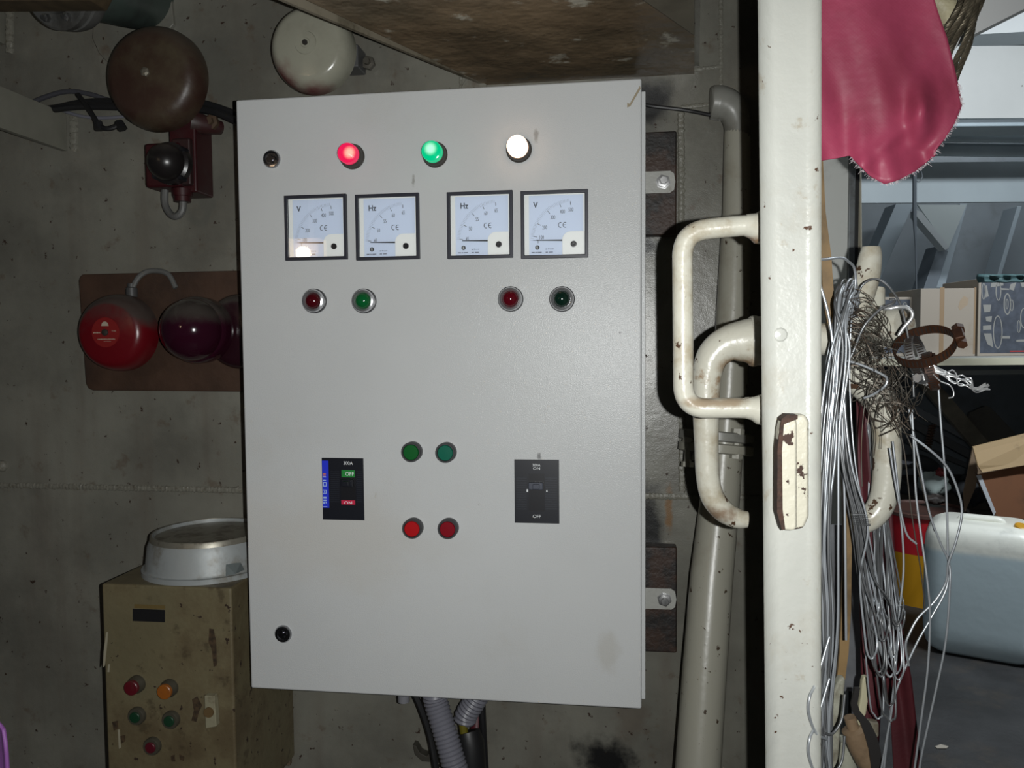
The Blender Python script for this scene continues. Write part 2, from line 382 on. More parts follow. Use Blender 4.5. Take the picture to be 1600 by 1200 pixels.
dialm = M('meter_dial', srgb(206, 219, 240), 0.55)
ink = M('meter_ink', srgb(44, 46, 52), 0.6)
inkg = M('meter_ink_grey', srgb(118, 126, 142), 0.6)
mwhite = M('meter_white', srgb(235, 238, 236), 0.35)
mglass = glass_mat('meter_glass')
def meter(px, py, unit, vals, angs, minors, zero=None):
    c = P(px, py, YC)
    def L(a, b, d): return c + V((a / 1000, -d / 1000, b / 1000))
    def lbox(g, a0, a1, b0, b1, d0, d1): return g.bx(c.x + a0 / 1e3, c.x + a1 / 1e3, c.y - d1 / 1e3, c.y - d0 / 1e3, c.z + b0 / 1e3, c.z + b1 / 1e3)
    g = G(); cor = ((-1, -1), (1, -1), (1, 1), (-1, 1))
    g.add([L(i * a, j * a, dd) for a, dd in ((48, 0), (48, 6), (43.2, 6), (43.2, 0)) for i, j in cor],
          [(r * 4 + k, r * 4 + (k + 1) % 4, ((r + 1) % 4) * 4 + (k + 1) % 4, ((r + 1) % 4) * 4 + k) for r in range(4) for k in range(4)])
    nm = 'voltmeter' if unit == 'V' else 'frequency_meter'
    fr = O(nm, g, M('meter_frame', srgb(38, 40, 50), 0.4), cab, bevel=0.0008, smooth=0, label='square black-framed meter reading in ' + ('volts' if unit == 'V' else 'hertz'))
    O('backplate', lbox(G(), -43.2, 43.2, -43.2, 43.2, 0, 0.8), mwhite, fr, smooth=0)
    O('dial', lbox(G(), -36.5, 41, -43, 41.5, 0.8, 1.2), dialm, fr, smooth=0)
    pv = (26.2, -25.0)
    def pol(r, a): return pv[0] + r * math.cos(math.radians(a)), pv[1] + r * math.sin(math.radians(a))
    gt = G(); gm = G()
    def tick(g, a, r0, r1, w):
        a0, b0 = pol(r0, a); a1, b1 = pol(r1, a); t = math.radians(a + 90); u = (math.cos(t) * w / 2, math.sin(t) * w / 2)
        g.add([L(a0 - u[0], b0 - u[1], 1.28), L(a0 + u[0], b0 + u[1], 1.28), L(a1 + u[0], b1 + u[1], 1.28), L(a1 - u[0], b1 - u[1], 1.28)], [(0, 1, 2, 3)])
    for a in angs: tick(gt, a, 52, 57, 0.75)
    for i in range(len(angs) - 1):
        for j in range(minors[i]): tick(gm, angs[i] + (angs[i + 1] - angs[i]) * j / minors[i], 56.5, 61, 0.3)
    for v_, a in zip(vals, angs):
        x, y = pol(45.5 if v_ not in ('0',) else 50, a)
        if a > 165: y += 0.3
        if v_ == '0': y -= 2.5
        if v_ == '45': y += 1.0
        text_geo(gt, v_, L(x, y, 1.3), 5.6e-3 if v_ != '0' else 4e-3, 0.6)
    text_geo(gt, unit, L(-23.4 if unit == 'Hz' else -27, 28.5, 1.3), 8.0e-3, 0.9, 0.03)
    # conformity mark: two open arcs, the second with a middle bar
    for cx in (8.6, 15.2):
        pts = [(cx + 3.0 * math.cos(math.radians(t)), -0.8 + 3.5 * math.sin(math.radians(t))) for t in range(65, 300, 15)]
        for (a0, b0), (a1, b1) in zip(pts, pts[1:]):
            n = V((b0 - b1, 0, a1 - a0)).normalized() * 0.00045; q0, q1 = L(a0, b0, 1.3), L(a1, b1, 1.3)
            gt.add([q0 - n, q0 + n, q1 + n, q1 - n], [(0, 1, 2, 3)])
    lbox(gt, 12.4, 15.8, -1.2, -0.4, 1.25, 1.3)
    disc(gt, L(-24.8, -32, 1.2), 0.0032, 0.0001, 20)
    O('dial_lettering', gt, ink, fr, smooth=0)
    O('fine_scale', gm, inkg, fr, smooth=0)
    gs = text_geo(G(), 'R', L(-24.8, -32, 1.35), 3.4e-3, 0.9); O('maker_emblem', gs, mwhite, fr, smooth=0)
    gs = G()
    for a0, a1, b in ((-33, -28.5, -39), (-27.5, -25.5, -39), (-24.5, -18.5, -39), (-13, -9.5, -39), (-8, -2.5, -39), (-13, -10.5, -34.6), (-9.5, -7.5, -34.4), (-6.8, -5.8, -34.6), (-5, -4, -34.6), (-3.2, -1.6, -34.6)):
        lbox(gs, a0, a1, b - 0.7, b + 0.7, 1.2, 1.28)
    O('fine_print', gs, inkg, fr, smooth=0)
    g = G().prism([L(-26.5, -21.2, 2.4), L(11.5, -21.7, 2.4), L(11.5, -23.8, 2.4), L(-26.5, -22.4, 2.4)], (0, -0.0004, 0))
    O('needle', g, M('needle_black', (0.012, 0.012, 0.014), 0.5), fr, smooth=0)
    pts = [L(42.6, -43, 1.2), L(11, -43, 1.2), L(11, -22, 1.2)] + [L(11 + 12 - 12 * math.cos(t * math.pi / 12), -22 + 11.7 * math.sin(t * math.pi / 12), 1.2) for t in range(1, 7)] + [L(42.6, -10.3, 1.2)]
    O('pivot_cover', G().prism(pts, (0, -0.0022, 0)), mwhite, fr, bevel=0.0004, smooth=0)
    O('zero_screw', G().lathe([(0.0044, 0), (0.0044, 0.0008), (0.003, 0.001), (0, 0.0006)], L(27.3, -28.5, 3.4), NF, 24), black, fr)
    O('cover_glass', lbox(G(), -43.2, 43.2, -43.2, 43.2, 4.4, 5.0), mglass, fr, smooth=0)
VV = (['0', '100', '200', '300', '400', '500'], [176.5, 171, 152, 129, 109, 93.4], [2, 10, 10, 10, 8])
HH = (['45', '50', '55', '60', '65'], [174.4, 153, 132, 113, 93.4], [10, 10, 10, 10])
meter(495, 356, 'V', *VV); meter(606.5, 355, 'Hz', *HH); meter(750.5, 352, 'Hz', *HH); meter(866.5, 351, 'V', *VV)

bez = M('lamp_bezel', srgb(62, 58, 54), 0.4)
def pilot(px, py, mk, lab):
    c = P(px, py, YC)
    b = O('pilot_lamp', G().lathe([(0.0185, 0), (0.0185, 0.002), (0.0172, 0.003), (0.0168, 0.012), (0.0158, 0.0135), (0.0146, 0.0135), (0, 0.0135)], c, NF, 40), bez, cab, label=lab)
    prof = [(0.0146, 0.013), (0.0146, 0.0235), (0.0138, 0.0252)]
    for r in (0.0118, 0.0096, 0.0074, 0.0052, 0.003): prof += [(r + 0.0008, 0.0256), (r, 0.0249)]
    prof += [(0.0, 0.0254)]
    O('lens', G().lathe(prof, c, NF, 40), mk(c), b)
pilot(551, 245, lambda c: lamp_mat('lit_red', c + V((0.004, -0.026, 0.0)), 0.011, (1, 0.42, 0.3), (0.75, 0.008, 0.09), 1.3, 0.8, (0.4, 0.01, 0.03)), 'red pilot lamp, lit')
pilot(680, 242, lambda c: lamp_mat('lit_green', c + V((-0.001, -0.026, 0.003)), 0.011, (0.55, 1.0, 0.75), (0.0, 0.5, 0.22), 0.95, 0.8, (0.0, 0.3, 0.12)), 'green pilot lamp, lit')
pilot(811, 234, lambda c: lamp_mat('lit_white', c + V((0, -0.026, 0)), 0.02, (1, 0.82, 0.66), (1, 0.62, 0.4), 5.0, 4.0, (0.8, 0.7, 0.6)), 'white pilot lamp, glowing brightly')
def dome_lamp(px, py, col, lab, w):
    c = P(px, py, YC)
    b = O('indicator_lamp', G().lathe([(0.0182, 0), (0.0182, 0.006), (0.0172, 0.0065)], c, NF, 40), black, cab, label=lab)
    O('chrome_ring', G().lathe([(0.0172, 0.005), (0.0172, 0.008), (0.0158, 0.011), (0.0135, 0.012), (0.0118, 0.010), (0.0118, 0.007)], c, NF, 40), chrome, b)
    prof = [(0.0118 * math.cos(t), 0.009 + 0.0095 * math.sin(t)) for t in [i * math.pi / 20 for i in range(11)]]
    O('lens', G().lathe(prof, c, NF, 32), M('dome_' + w, col, 0.1, coat=0.5), b)
dome_lamp(492.5, 470.5, (0.06, 0.003, 0.006), 'dark red dome lamp in a chrome ring', 'red_dark')
dome_lamp(570, 470.5, (0.004, 0.10, 0.025), 'green dome lamp in a chrome ring', 'green')
dome_lamp(798.5, 467.5, (0.09, 0.003, 0.008), 'red dome lamp in a chrome ring', 'red')
dome_lamp(878.5, 467.5, (0.004, 0.018, 0.012), 'blackish green dome lamp in a chrome ring', 'green_dark')
def button(px, py, col, lab, w, par=cab):
    c = P(px, py, YC)
    b = O('push_button', G().lathe([(0.0148, 0), (0.0148, 0.012), (0.0138, 0.0135), (0.0122, 0.0135), (0.0118, 0.011), (0, 0.011)], c, NF, 36), M('button_bezel', srgb(58, 58, 60), 0.4), par, label=lab)
    O('button_cap', G().lathe([(0.0115, 0.0105), (0.0115, 0.0132), (0.0108, 0.0142), (0.0, 0.0144)], c, NF, 32), M('cap_' + w, col, 0.3), b)
button(645.5, 705, (0.004, 0.10, 0.018), 'green push button', 'green'); button(698.5, 706, (0.003, 0.115, 0.07), 'teal green push button', 'teal')
button(647, 823.5, (0.42, 0.007, 0.01), 'bright red push button', 'red'); button(702, 824, (0.22, 0.004, 0.012), 'deep red push button', 'deep_red')

# circuit breakers
brk = M('breaker_black', srgb(20, 22, 30), 0.38)
ribm = M('breaker_rib', srgb(30, 33, 42), 0.4)
white_print = M('white_print', srgb(225, 228, 230), 0.6)
def rectg(g, x0, y0, x1, y1, d0, d1, Y=YC):      # pixel rectangle on a face, proud d0..d1 metres
    a, b = P(x0, y1, Y), P(x1, y0, Y)
    return g.bx(a.x, b.x, Y - d1, Y - d0, a.z, b.z)
def ctxt(g, t, px, py, cap_px, cond, d, Y=YC, **k): return text_geo(g, t, P(px, py, Y) + NF * d, cap_px * Y / F, cond, **k)
cb = O('circuit_breaker', rectg(G(), 505, 716, 568, 811.5, 0, 0.0015), brk, cab, smooth=0, bevel=0.0004, label='black circuit breaker with blue sticker, switched off')
for i in range(16):
    y = 736 + i * 3.1
    for xa_, xb_ in ((517, 531), (558, 566.5)): O('rib', rectg(G(), xa_, y, xb_, y + 1.4, 0.0015, 0.0021), ribm, cb, smooth=0)
O('toggle_slot', rectg(G(), 534, 746, 556, 790, 0.0015, 0.0019), black, cb, smooth=0)
O('toggle', rectg(rectg(G(), 536, 748, 554, 759, 0.0019, 0.010), 540, 750, 550, 757, 0.010, 0.016), brk, cb, bevel=0.0008, smooth=0)
O('blue_sticker', rectg(G(), 505.2, 719.5, 513.6, 793, 0.0015, 0.0018), M('sticker_blue', srgb(28, 48, 205), 0.5), cb, smooth=0)
g = G()
for (x0, y0, x1, y1) in ((505.5, 744, 510, 745.5), (505.5, 749.5, 510, 750.6), (505.5, 753, 511, 754), (505.5, 758.5, 511, 759.5), (510, 754, 511, 758.5), (505.5, 754, 506.6, 758.5), (505.5, 765, 511, 766), (505.5, 770, 511, 771),
                         (510, 766, 511, 770), (507, 767, 508.6, 769), (506, 776, 511, 778.6), (506, 780.4, 511, 782.4), (506, 784, 508, 786.5), (509.5, 784, 511, 786), (506, 791, 512, 791.7)):
    rectg(g, x0, y0, x1, y1, 0.0018, 0.002)
O('sticker_marks', g, M('sticker_pale', srgb(170, 195, 240), 0.5), cb, smooth=0)
O('sticker_mark_orange', rectg(rectg(G(), 505.5, 739.5, 509.8, 741, 0.0018, 0.002), 505.5, 741.6, 509.6, 743, 0.0018, 0.002), M('sticker_orange', srgb(215, 120, 70), 0.5), cb, smooth=0)
O('green_plate', rectg(G(), 534.5, 734.2, 555, 745.3, 0.0015, 0.0021), M('plate_green', srgb(28, 128, 52), 0.5), cb, smooth=0)
O('red_plate', rectg(G(), 534.2, 781.3, 555.6, 787.6, 0.0019, 0.0022), M('plate_red', srgb(200, 32, 70), 0.5), cb, smooth=0)
for g in (ctxt(G(), '300A', 544.3, 723.3, 5.4, 0.95, 0.0017), ctxt(G(), 'OFF', 547, 740, 6.2, 0.95, 0.0023), ctxt(G(), 'ON', 545, 785.6, 6.2, 1.0, 0.0024, cut=0.3)): O('lettering', g, white_print, cb, smooth=0, kind='stuff')
cb = O('circuit_breaker', rectg(G(), 804.5, 718.5, 873.5, 816.5, 0, 0.0015), brk, cab, smooth=0, bevel=0.0004, label='black circuit breaker with grey toggle, switched on')
for i in range(14):
    y = 746 + i * 3.7
    for xa_, xb_ in ((807, 823), (852, 870.5)): O('rib', rectg(G(), xa_, y, xb_, y + 1.6, 0.0015, 0.0021), ribm, cb, smooth=0)
O('toggle_slot', rectg(G(), 827, 740, 851, 798, 0.0015, 0.0019), black, cb, smooth=0)
O('toggle', rectg(rectg(G(), 827, 753, 849, 763, 0.0019, 0.010), 834, 754, 844, 762, 0.010, 0.014), M('toggle_slate', srgb(62, 66, 78), 0.4), cb, bevel=0.0008, smooth=0)
for xa_ in (823, 853.5): O('indicator_dot', rectg(G(), xa_, 764.2, xa_ + 2.3, 768.3, 0.0015, 0.002), white_print, cb, smooth=0)
for g in (ctxt(G(), '300A', 838.3, 726.4, 3.8, 1.1, 0.0017), ctxt(G(), 'ON', 838.6, 731.6, 4, 1.3, 0.0017), ctxt(G(), 'OFF', 839, 806.3, 5, 1.05, 0.0017)): O('lettering', g, white_print, cb, smooth=0, kind='stuff')

# mounting tabs with bolts
tabm = M('tab_paint', (0.42, 0.42, 0.39), 0.45, dirt=[((0.2, 0.17, 0.12), 60, 0.5, 0.75, 0.5)], bump=(120, 0.15))
YT = YW - 0.03
for (px, py) in ((1036, 285), (1038, 935)):
    c = P(px, py, YT); hw, hh = 0.021, 0.018
    pts = [c + V((-0.05, 0, -hh)), c + V((hw * 0.55, 0, -hh)), c + V((hw * 0.85, 0, -hh * 0.75)), c + V((hw * 0.95, 0, 0)), c + V((hw * 0.85, 0, hh * 0.75)), c + V((hw * 0.55, 0, hh)), c + V((-0.05, 0, hh))]
    t = O('mounting_tab', G().prism(pts, (0, -0.004, 0)), tabm, cab, bevel=0.0006, smooth=0, label='pale steel mounting tab with bolt')
    O('bolt', G().lathe([(0.0125, 0), (0.0125, 0.001), (0.0105, 0.0012), (0.0105, 0.008), (0.0065, 0.0085), (0.0062, 0.016), (0.0, 0.016)], c + NF * 0.004, NF, 6), steel, t, smooth=20)

def plain(name, g, mat, label, cat, group=None, **k): return tag(O(name, g, mat, **k), label, cat, group)
barm = M('burnt_bar', (0.045, 0.024, 0.016), 0.55, dirt=[((0.012, 0.012, 0.012), 18, 0.42, 0.6, 0.9)], spots=[((0.3, 0.29, 0.28), 30, 0.66, 0.06)], bump=(80, 0.3))
plain('mounting_bar', rectg(G(), 985, 211, 1055.5, 372, 0, 0.028, YW), barm, 'burnt brown flat steel bar behind the upper cabinet tab', 'steel bar', bevel=0.003)
plain('mounting_bar', rectg(G(), 985, 849, 1056, 1008, 0, 0.028, YW), barm, 'blackened flat steel bar behind the lower cabinet tab', 'steel bar', bevel=0.003)
cable_black = M('cable_black', (0.012, 0.012, 0.013), 0.45)
plain('cable', G().tube(spline(pp([(990, 160, 1.32), (1020, 166, 1.33), (1070, 172, 1.33), (1112, 180, 1.32)])), 0.0032, 8), cable_black, 'thin black line from cabinet top to the pipe elbow', 'cable')  # near-black tube laid along the thin dark line beside the elbow

# conduits below the cabinet
cond_m = M('conduit_grey', (0.17, 0.17, 0.2), 0.4)
def corrugated(path, r, pitch):
    pts = spline(path, 40); L = 0; acc = [0]
    for a, b in zip(pts, pts[1:]): L += (b - a).length; acc.append(L)
    n = int(L / pitch * 6); out = []; rs = []
    for i in range(n + 1):
        s_ = L * i / n; k = max(j for j in range(len(acc)) if acc[j] <= s_ + 1e-9); k = min(k, len(pts) - 2)
        t = (s_ - acc[k]) / max(1e-9, acc[k + 1] - acc[k]); out.append(pts[k].lerp(pts[k + 1], t))
        rs.append(r * (1 + 0.055 * math.cos(2 * math.pi * i / 6)))
    return G().tube(out, rs, 20)
plain('flexible_conduit', corrugated(pp([(678, 1078, 1.22), (682, 1100, 1.22), (697, 1150, 1.21), (716, 1215, 1.2), (745, 1300, 1.2)]), 0.0195, 0.0068), cond_m, 'long grey corrugated conduit hanging below the cabinet', 'conduit')
plain('flexible_conduit', corrugated(pp([(752, 1078, 1.262), (740, 1098, 1.262), (729, 1116, 1.262), (726, 1127, 1.262)]), 0.0185, 0.0066), cond_m, 'short curved grey corrugated conduit stub beside the black cable', 'conduit')
bc = thing('power_cable', P(738, 1200, 1.25), 'thick black power cable with red and yellow cores below the cabinet', 'cable')
O('sheath', G().tube(pp([(731, 1143, 1.255), (735, 1160, 1.25), (738, 1210, 1.25), (742, 1300, 1.25)]), [0.021, 0.0235, 0.024, 0.024], 18), cable_black, bc)
O('core', G().tube(spline(pp([(748, 1075, 1.30), (746, 1110, 1.30), (744, 1152, 1.285)])), 0.011, 12), M('core_red', (0.07, 0.006, 0.012), 0.5), bc, label='red core')
O('core', G().tube(spline(pp([(723, 1131, 1.25), (726, 1150, 1.25)])), 0.007, 12), M('core_yellow', (0.13, 0.11, 0.008), 0.5), bc, label='yellow core')
plain('cable', G().tube(spline(pp([(752, 1070, 1.27), (754, 1120, 1.27), (757, 1180, 1.275), (764, 1300, 1.275)])), 0.006, 10), cable_black, 'black cable running down beside the thick power cable', 'cable')
plain('cable', G().tube(spline(pp([(640, 1070, 1.27), (655, 1100, 1.265), (672, 1150, 1.26), (684, 1215, 1.25), (700, 1300, 1.25)])), 0.0055, 10), cable_black, 'black cable hugging the long conduit on its outer side', 'cable')
plain('cable_tray_hook', G().prism(pp([(645, 1164, 1.34), (650, 1166, 1.34), (656, 1177, 1.34), (666, 1182, 1.34), (676, 1172, 1.34), (678, 1180, 1.34), (672, 1191, 1.34), (660, 1190, 1.34), (648, 1179, 1.34)]), (0, 0.019, 0)), M('bracket_dark', (0.05, 0.045, 0.035), 0.6), 'small dark curved bracket on the bulkhead under the cabinet', 'bracket', bevel=0.001)
plain('cable_gland', G().lathe([(0.013, 0), (0.013, 0.016), (0.010, 0.018), (0.010, 0.03)], P(631, 1094, 1.25) + V((0, 0, 0.028)), (0, 0, -1), 16).lathe([(0.015, 0.004), (0.015, 0.012)], P(631, 1094, 1.25) + V((0, 0, 0.028)), (0, 0, -1), 6), M('gland_grey', (0.2, 0.2, 0.22), 0.5), 'round grey cable gland under the cabinet floor', 'cable gland')

# ------------------------------------------------------------------ overhead platform
zp = P(760, 133, YW).z
platm = M('platform_brown', (0.2, 0.145, 0.09), 0.42, var=(0.25, 6), dirt=[((0.075, 0.065, 0.042), 5, 0.42, 0.66, 0.7), ((0.5, 0.48, 0.4), 16, 0.57, 0.66, 0.75)],
          spots=[((0.03, 0.025, 0.015), 60, 0.72, 0.02)], bump=[(14, 0.3), (140, 0.2)])
pl = thing('overhead_platform', P(900, 125, YW), 'brown stained steel platform jutting from the bulkhead above the cabinet', 'platform')
A, B, C_, D_ = P(760, 133, YW), PZ(432, -22, zp), P(1085, 112, YW), PZ(1085, -60, zp)
C_.z = zp; D_.z = zp; BB = PZ(300, -60, zp)
C_.y = YW
O('bottom_plate', G().prism([A, B, BB, D_, C_], (0, 0, 0.012)), platm, pl, smooth=0)
e = (BB - A).normalized(); nrm = V((e.y, -e.x, 0)); nrm = nrm if nrm.x < 0 else -nrm
O('edge_lip', G().prism([A, BB, BB + nrm * 0.006, A + nrm * 0.006], (0, 0, 0.035)), M('lip_paint', (0.2, 0.175, 0.13), 0.45, dirt=[((0.06, 0.05, 0.03), 20, 0.45, 0.7, 0.8)]), pl, smooth=0)
q = [PZ(1004, 0, zp - 0.012), PZ(1085, 56, zp - 0.012), PZ(1085, -60, zp - 0.012), PZ(915, -60, zp - 0.012)]
O('stiffener_plate', G().prism(q, (0, 0, 0.012)), M('stiff_paint', (0.15, 0.135, 0.1), 0.5, dirt=[((0.06, 0.05, 0.035), 8, 0.45, 0.7, 0.6)]), pl, bevel=0.001)
g = G().prism([C_ + V((0, 0, 0.012)), C_ + V((0, 0, 0.25)), D_ + V((0, 0, 0.25)), D_ + V((0, 0, 0.012))], (0.008, 0, 0))
O('side_plate', g, wallp, pl, smooth=0)
g = G().prism([P(733, 120, YW), P(761, 134, YW), P(766, 150, YW), P(716, 150, YW)], (0, -0.01, 0))
O('gusset', g, wallp, pl, bevel=0.001)

# ------------------------------------------------------------------ left side: stiffeners, pipe flange, cables
x = P(104, 200, YW).x
st = plain('bracket_plate', G().prism([V((x, YW, P(104, 177, YW).z)), V((x, YW, P(104, 236, YW).z)), V((x, 0.75, P(104, 236, YW).z)), V((x, 0.75, P(104, 177, YW).z))], (-0.012, 0, 0)),
           M('bracket_paint', (0.2, 0.195, 0.16), 0.5, var=(0.15, 8)), 'grey flat bracket plate jutting from the bulkhead by the cables', 'bracket', bevel=0.001)
wl = weld(P(115, 178, YW), P(116, 236, YW), 0.009, 0.011, 0.7)
x = P(8, 40, YW).x
plain('bracket_plate', G().prism([V((x, YW, P(8, -60, YW).z)), V((x, YW, P(8, 70, YW).z)), V((x, 0.9, P(8, 70, YW).z)), V((x, 0.9, P(8, -60, YW).z))], (-0.012, 0, 0)),
      MATS['bracket_paint'], 'grey bracket plate beside the dark pipe flange', 'bracket', bevel=0.001)
weld(P(17, -30, YW), P(15, 84, YW), 0.009, 0.011, 0.7)
pf = thing('flanged_pipe', P(215, -10, YW), 'dark green flanged pipe leaving the bulkhead above the brown bell', 'pipe')
pipeg = M('pipe_green', (0.055, 0.075, 0.065), 0.45, dirt=[((0.03, 0.03, 0.03), 12, 0.45, 0.7, 0.7)])
pth = spline([P(226, -5, YW), P(195, -12, 1.30), P(160, -22, 1.24), P(110, -30, 1.18)], 8)
O('pipe', G().tube(pth, 0.058, 28), pipeg, pf)
ax = (pth[-1] - pth[-4]).normalized()
O('flange', G().lathe([(0.060, -0.03), (0.072, -0.028), (0.074, -0.02), (0.074, -0.006), (0.07, -0.004), (0.074, 0.0), (0.074, 0.012), (0.070, 0.015), (0.05, 0.015), (0.045, 0.010), (0, 0.010)], P(93, -30, 1.17), ax, 40), M('flange_grey', (0.10, 0.10, 0.095), 0.5, dirt=[((0.035, 0.033, 0.03), 20, 0.45, 0.65, 0.7)]), pf)
g = G()
for k in range(8):
    t = k * math.pi / 4 + 0.3; u = ax.orthogonal().normalized(); v2 = ax.cross(u)
    g = G().lathe([(0.007, 0), (0.007, 0.007), (0.004, 0.008), (0.004, 0.012)], P(93, -30, 1.17) + ax * 0.014 + (u * math.cos(t) + v2 * math.sin(t)) * 0.059, ax, 6)
    O('flange_bolt', g, steel, pf, smooth=20)
plain('wooden_batten', G().prism(pp([(-40, -20, 1.08), (-40, 2, 1.08), (140, 0, 1.08), (150, -20, 1.08)]), (0, 0.04, 0)), M('batten_brown', (0.06, 0.042, 0.022), 0.6, var=(0.3, 30)), 'brown wooden batten across the pipe flange top', 'batten', bevel=0.002)
cg = M('cable_grey', (0.06, 0.06, 0.07), 0.5)
for k, (rows, r, lb, mt) in enumerate([
    ([(40, 165, 1.353), (70, 152, 1.353), (105, 143, 1.353), (140, 147, 1.353), (190, 160, 1.353), (300, 165, 1.353), (380, 188, 1.353)], 0.0045, 'grey cable arching highest over the bracket plate', cg),
    ([(60, 172, 1.341), (90, 168, 1.341), (130, 160, 1.341), (180, 158, 1.341), (300, 158, 1.341), (382, 182, 1.341)], 0.006, 'dark cable running straight behind the brown bell', cable_black),
    ([(85, 170, 1.325), (120, 166, 1.32), (160, 166, 1.322), (220, 168, 1.325), (320, 172, 1.325), (384, 196, 1.325)], 0.007, 'thick dark cable below the straight one behind the brown bell', cable_black),
    ([(95, 172, 1.335), (130, 182, 1.33), (170, 184, 1.33), (230, 178, 1.335)], 0.003, 'thin pale cable sagging beside the bracket weld', cond_m)]):
    plain('cable', G().tube(spline(pp(rows)), r, 10), mt, lb, 'cable')
pc = thing('broken_cable', P(152, 195, 1.3), 'short black cable end with frayed tape between bracket and brown bell', 'cable')
O('lead', G().tube(spline(pp([(122, 148, 1.31), (135, 165, 1.30), (148, 185, 1.295), (154, 196, 1.295), (166, 201, 1.295), (180, 198, 1.30), (190, 190, 1.305)])), 0.0045, 10), cable_black, pc)
for (a, b) in (((153, 190), (156, 203)), ((186, 190), (192, 202))):
    O('tape_wrap', G().tube(pp([(a[0], a[1], 1.295), (b[0], b[1], 1.295)]), [0.007, 0.0085], 6), cable_black, pc, smooth=0)

# ------------------------------------------------------------------ bells
def gong(c, r, h, mat, parent, name='gong', ax=NF):
    prof = [(r * 0.96, 0.004), (r, 0), (r, h * 0.15)]
    for t in range(1, 10):
        a = t / 10 * math.pi / 2; prof.append((r * (0.70 + 0.30 * math.cos(a)), h * (0.15 + 0.75 * math.sin(a))))
    prof += [(r * 0.70, h * 0.905), (r * 0.45, h * 0.97), (r * 0.2, h), (0, h)]
    return O(name, G().lathe(prof, c, ax, 56), mat, parent, smooth=45)
brownb = M('bell_brown', (0.042, 0.021, 0.015), 0.42, dirt=[((0.09, 0.075, 0.045), 7, 0.45, 0.72, 0.8)], dust=((0.075, 0.06, 0.045), -0.1, 0.9), spots=[((0.3, 0.28, 0.22), 40, 0.73, 0.03)], bump=(30, 0.08))
redp = M('bracket_red', (0.038, 0.005, 0.007), 0.42, dirt=[((0.04, 0.02, 0.02), 14, 0.45, 0.7, 0.7)])
b1 = thing('alarm_bell', P(252, 128, YW), 'brown alarm bell with a black horn hanging under it', 'bell')
c = P(252, 127, 1.29); gong(c, 0.0885, 0.046, brownb, b1)
O('centre_screw', G().lathe([(0.008, 0), (0.008, 0.003), (0.004, 0.005), (0.0, 0.005)], c + NF * 0.046, NF, 6), M('screw_worn', (0.22, 0.2, 0.16), 0.45, 0.5), b1, smooth=20)
O('hub', G().lathe([(0.018, 0.002), (0.018, 0.07)], c + V((0, 0.072, 0)), NF, 24), redp, b1)
g = G().bx(*[f(P(258, 206, 1.29).x, P(300, 206, 1.29).x) for f in (min, max)], 1.30, YW, P(260, 300, 1.29).z, P(260, 186, 1.29).z)
O('bracket', g, redp, b1, bevel=0.004)
O('junction_box', rectg(G(), 298, 228, 324, 300, 0, 0.06, 1.35), M('junction_red', (0.03, 0.012, 0.012), 0.5, dirt=[((0.03, 0.03, 0.028), 14, 0.45, 0.65, 0.8)]), b1, bevel=0.004)
g = G().tube(pp([(300, 190, 1.31), (320, 195, 1.32), (345, 200, 1.345)]), [0.02, 0.017, 0.012], 14)
O('mounting_arm', g, M('arm_red', (0.04, 0.012, 0.012), 0.5, dirt=[((0.05, 0.045, 0.04), 20, 0.45, 0.65, 0.8)]), b1)
O('bolt', G().lathe([(0.013, 0), (0.013, 0.008), (0.007, 0.009), (0.007, 0.016)], P(333, 192, 1.325), NF, 6), M('screw_rust', (0.08, 0.05, 0.03), 0.6), b1, smooth=20)
c = P(272, 258, 1.28)
h1 = O('horn', G().lathe([(0.033, 0), (0.036, 0.003), (0.036, 0.016), (0.031, 0.019), (0.031, 0.024)] + [(0.031 * math.cos(t * 0.157), 0.024 + 0.03 * math.sin(t * 0.157)) for t in range(1, 10)] + [(0, 0.054)], c, NF, 36), M('horn_black', (0.014, 0.012, 0.012), 0.3, dust=((0.07, 0.062, 0.055), 0.25, 1.1)), b1, label='black dome horn')
for k in range(4):
    t = k * math.pi / 2 + 0.7
    O('horn_screw', G().lathe([(0.005, 0), (0.005, 0.014), (0.003, 0.017)], c + V((math.cos(t) * 0.034, 0, math.sin(t) * 0.034)) + NF * 0.004, NF, 8), black, h1)
O('horn_back', rectg(G(), 252, 232, 304, 302, 0.0, 0.05, 1.335), redp, b1, bevel=0.006)
O('cable_gland', G().lathe([(0.017, 0), (0.017, 0.012), (0.0145, 0.013), (0.0145, 0.022)], P(285, 296, 1.30), (0, 0, -1), 14), redp, b1)
O('cable_loop', G().tube(spline(pp([(258, 290, 1.31), (258, 318, 1.31), (266, 334, 1.305), (276, 338, 1.30), (285, 328, 1.30), (286, 305, 1.30)])), 0.0062, 10), M('loop_grey', (0.12, 0.12, 0.115), 0.5), b1)

creamb = M('bell_cream', (0.33, 0.325, 0.26), 0.22, dirt=[((0.2, 0.19, 0.15), 9, 0.5, 0.75, 0.5)], dust=((0.13, 0.12, 0.10), 0.35, 1.2),
           patches=[(P(438, 128, 1.27), (0.05, 0.06, 0.05), (0.12, 0.012, 0.02), 0.95, 12), (P(425, 80, 1.28), (0.014, 0.06, 0.08), (0.12, 0.012, 0.02), 0.9, 12), (P(490, 150, 1.27), (0.07, 0.06, 0.022), (0.12, 0.014, 0.02), 0.85, 12)], bump=(30, 0.04))
b2 = thing('alarm_bell', P(493, 82, YW), 'cream painted alarm bell with a red rim beside the sloping platform edge', 'bell')
c = P(494, 83, 1.29); gong(c, 0.071, 0.046, creamb, b2)
o_ = O('centre_cap', G().lathe([(0.019, 0), (0.018, 0.0022), (0.008, 0.0026), (0.007, 0.001), (0.0, 0.001)], c + NF * 0.0455, NF, 32), creamb, b2)
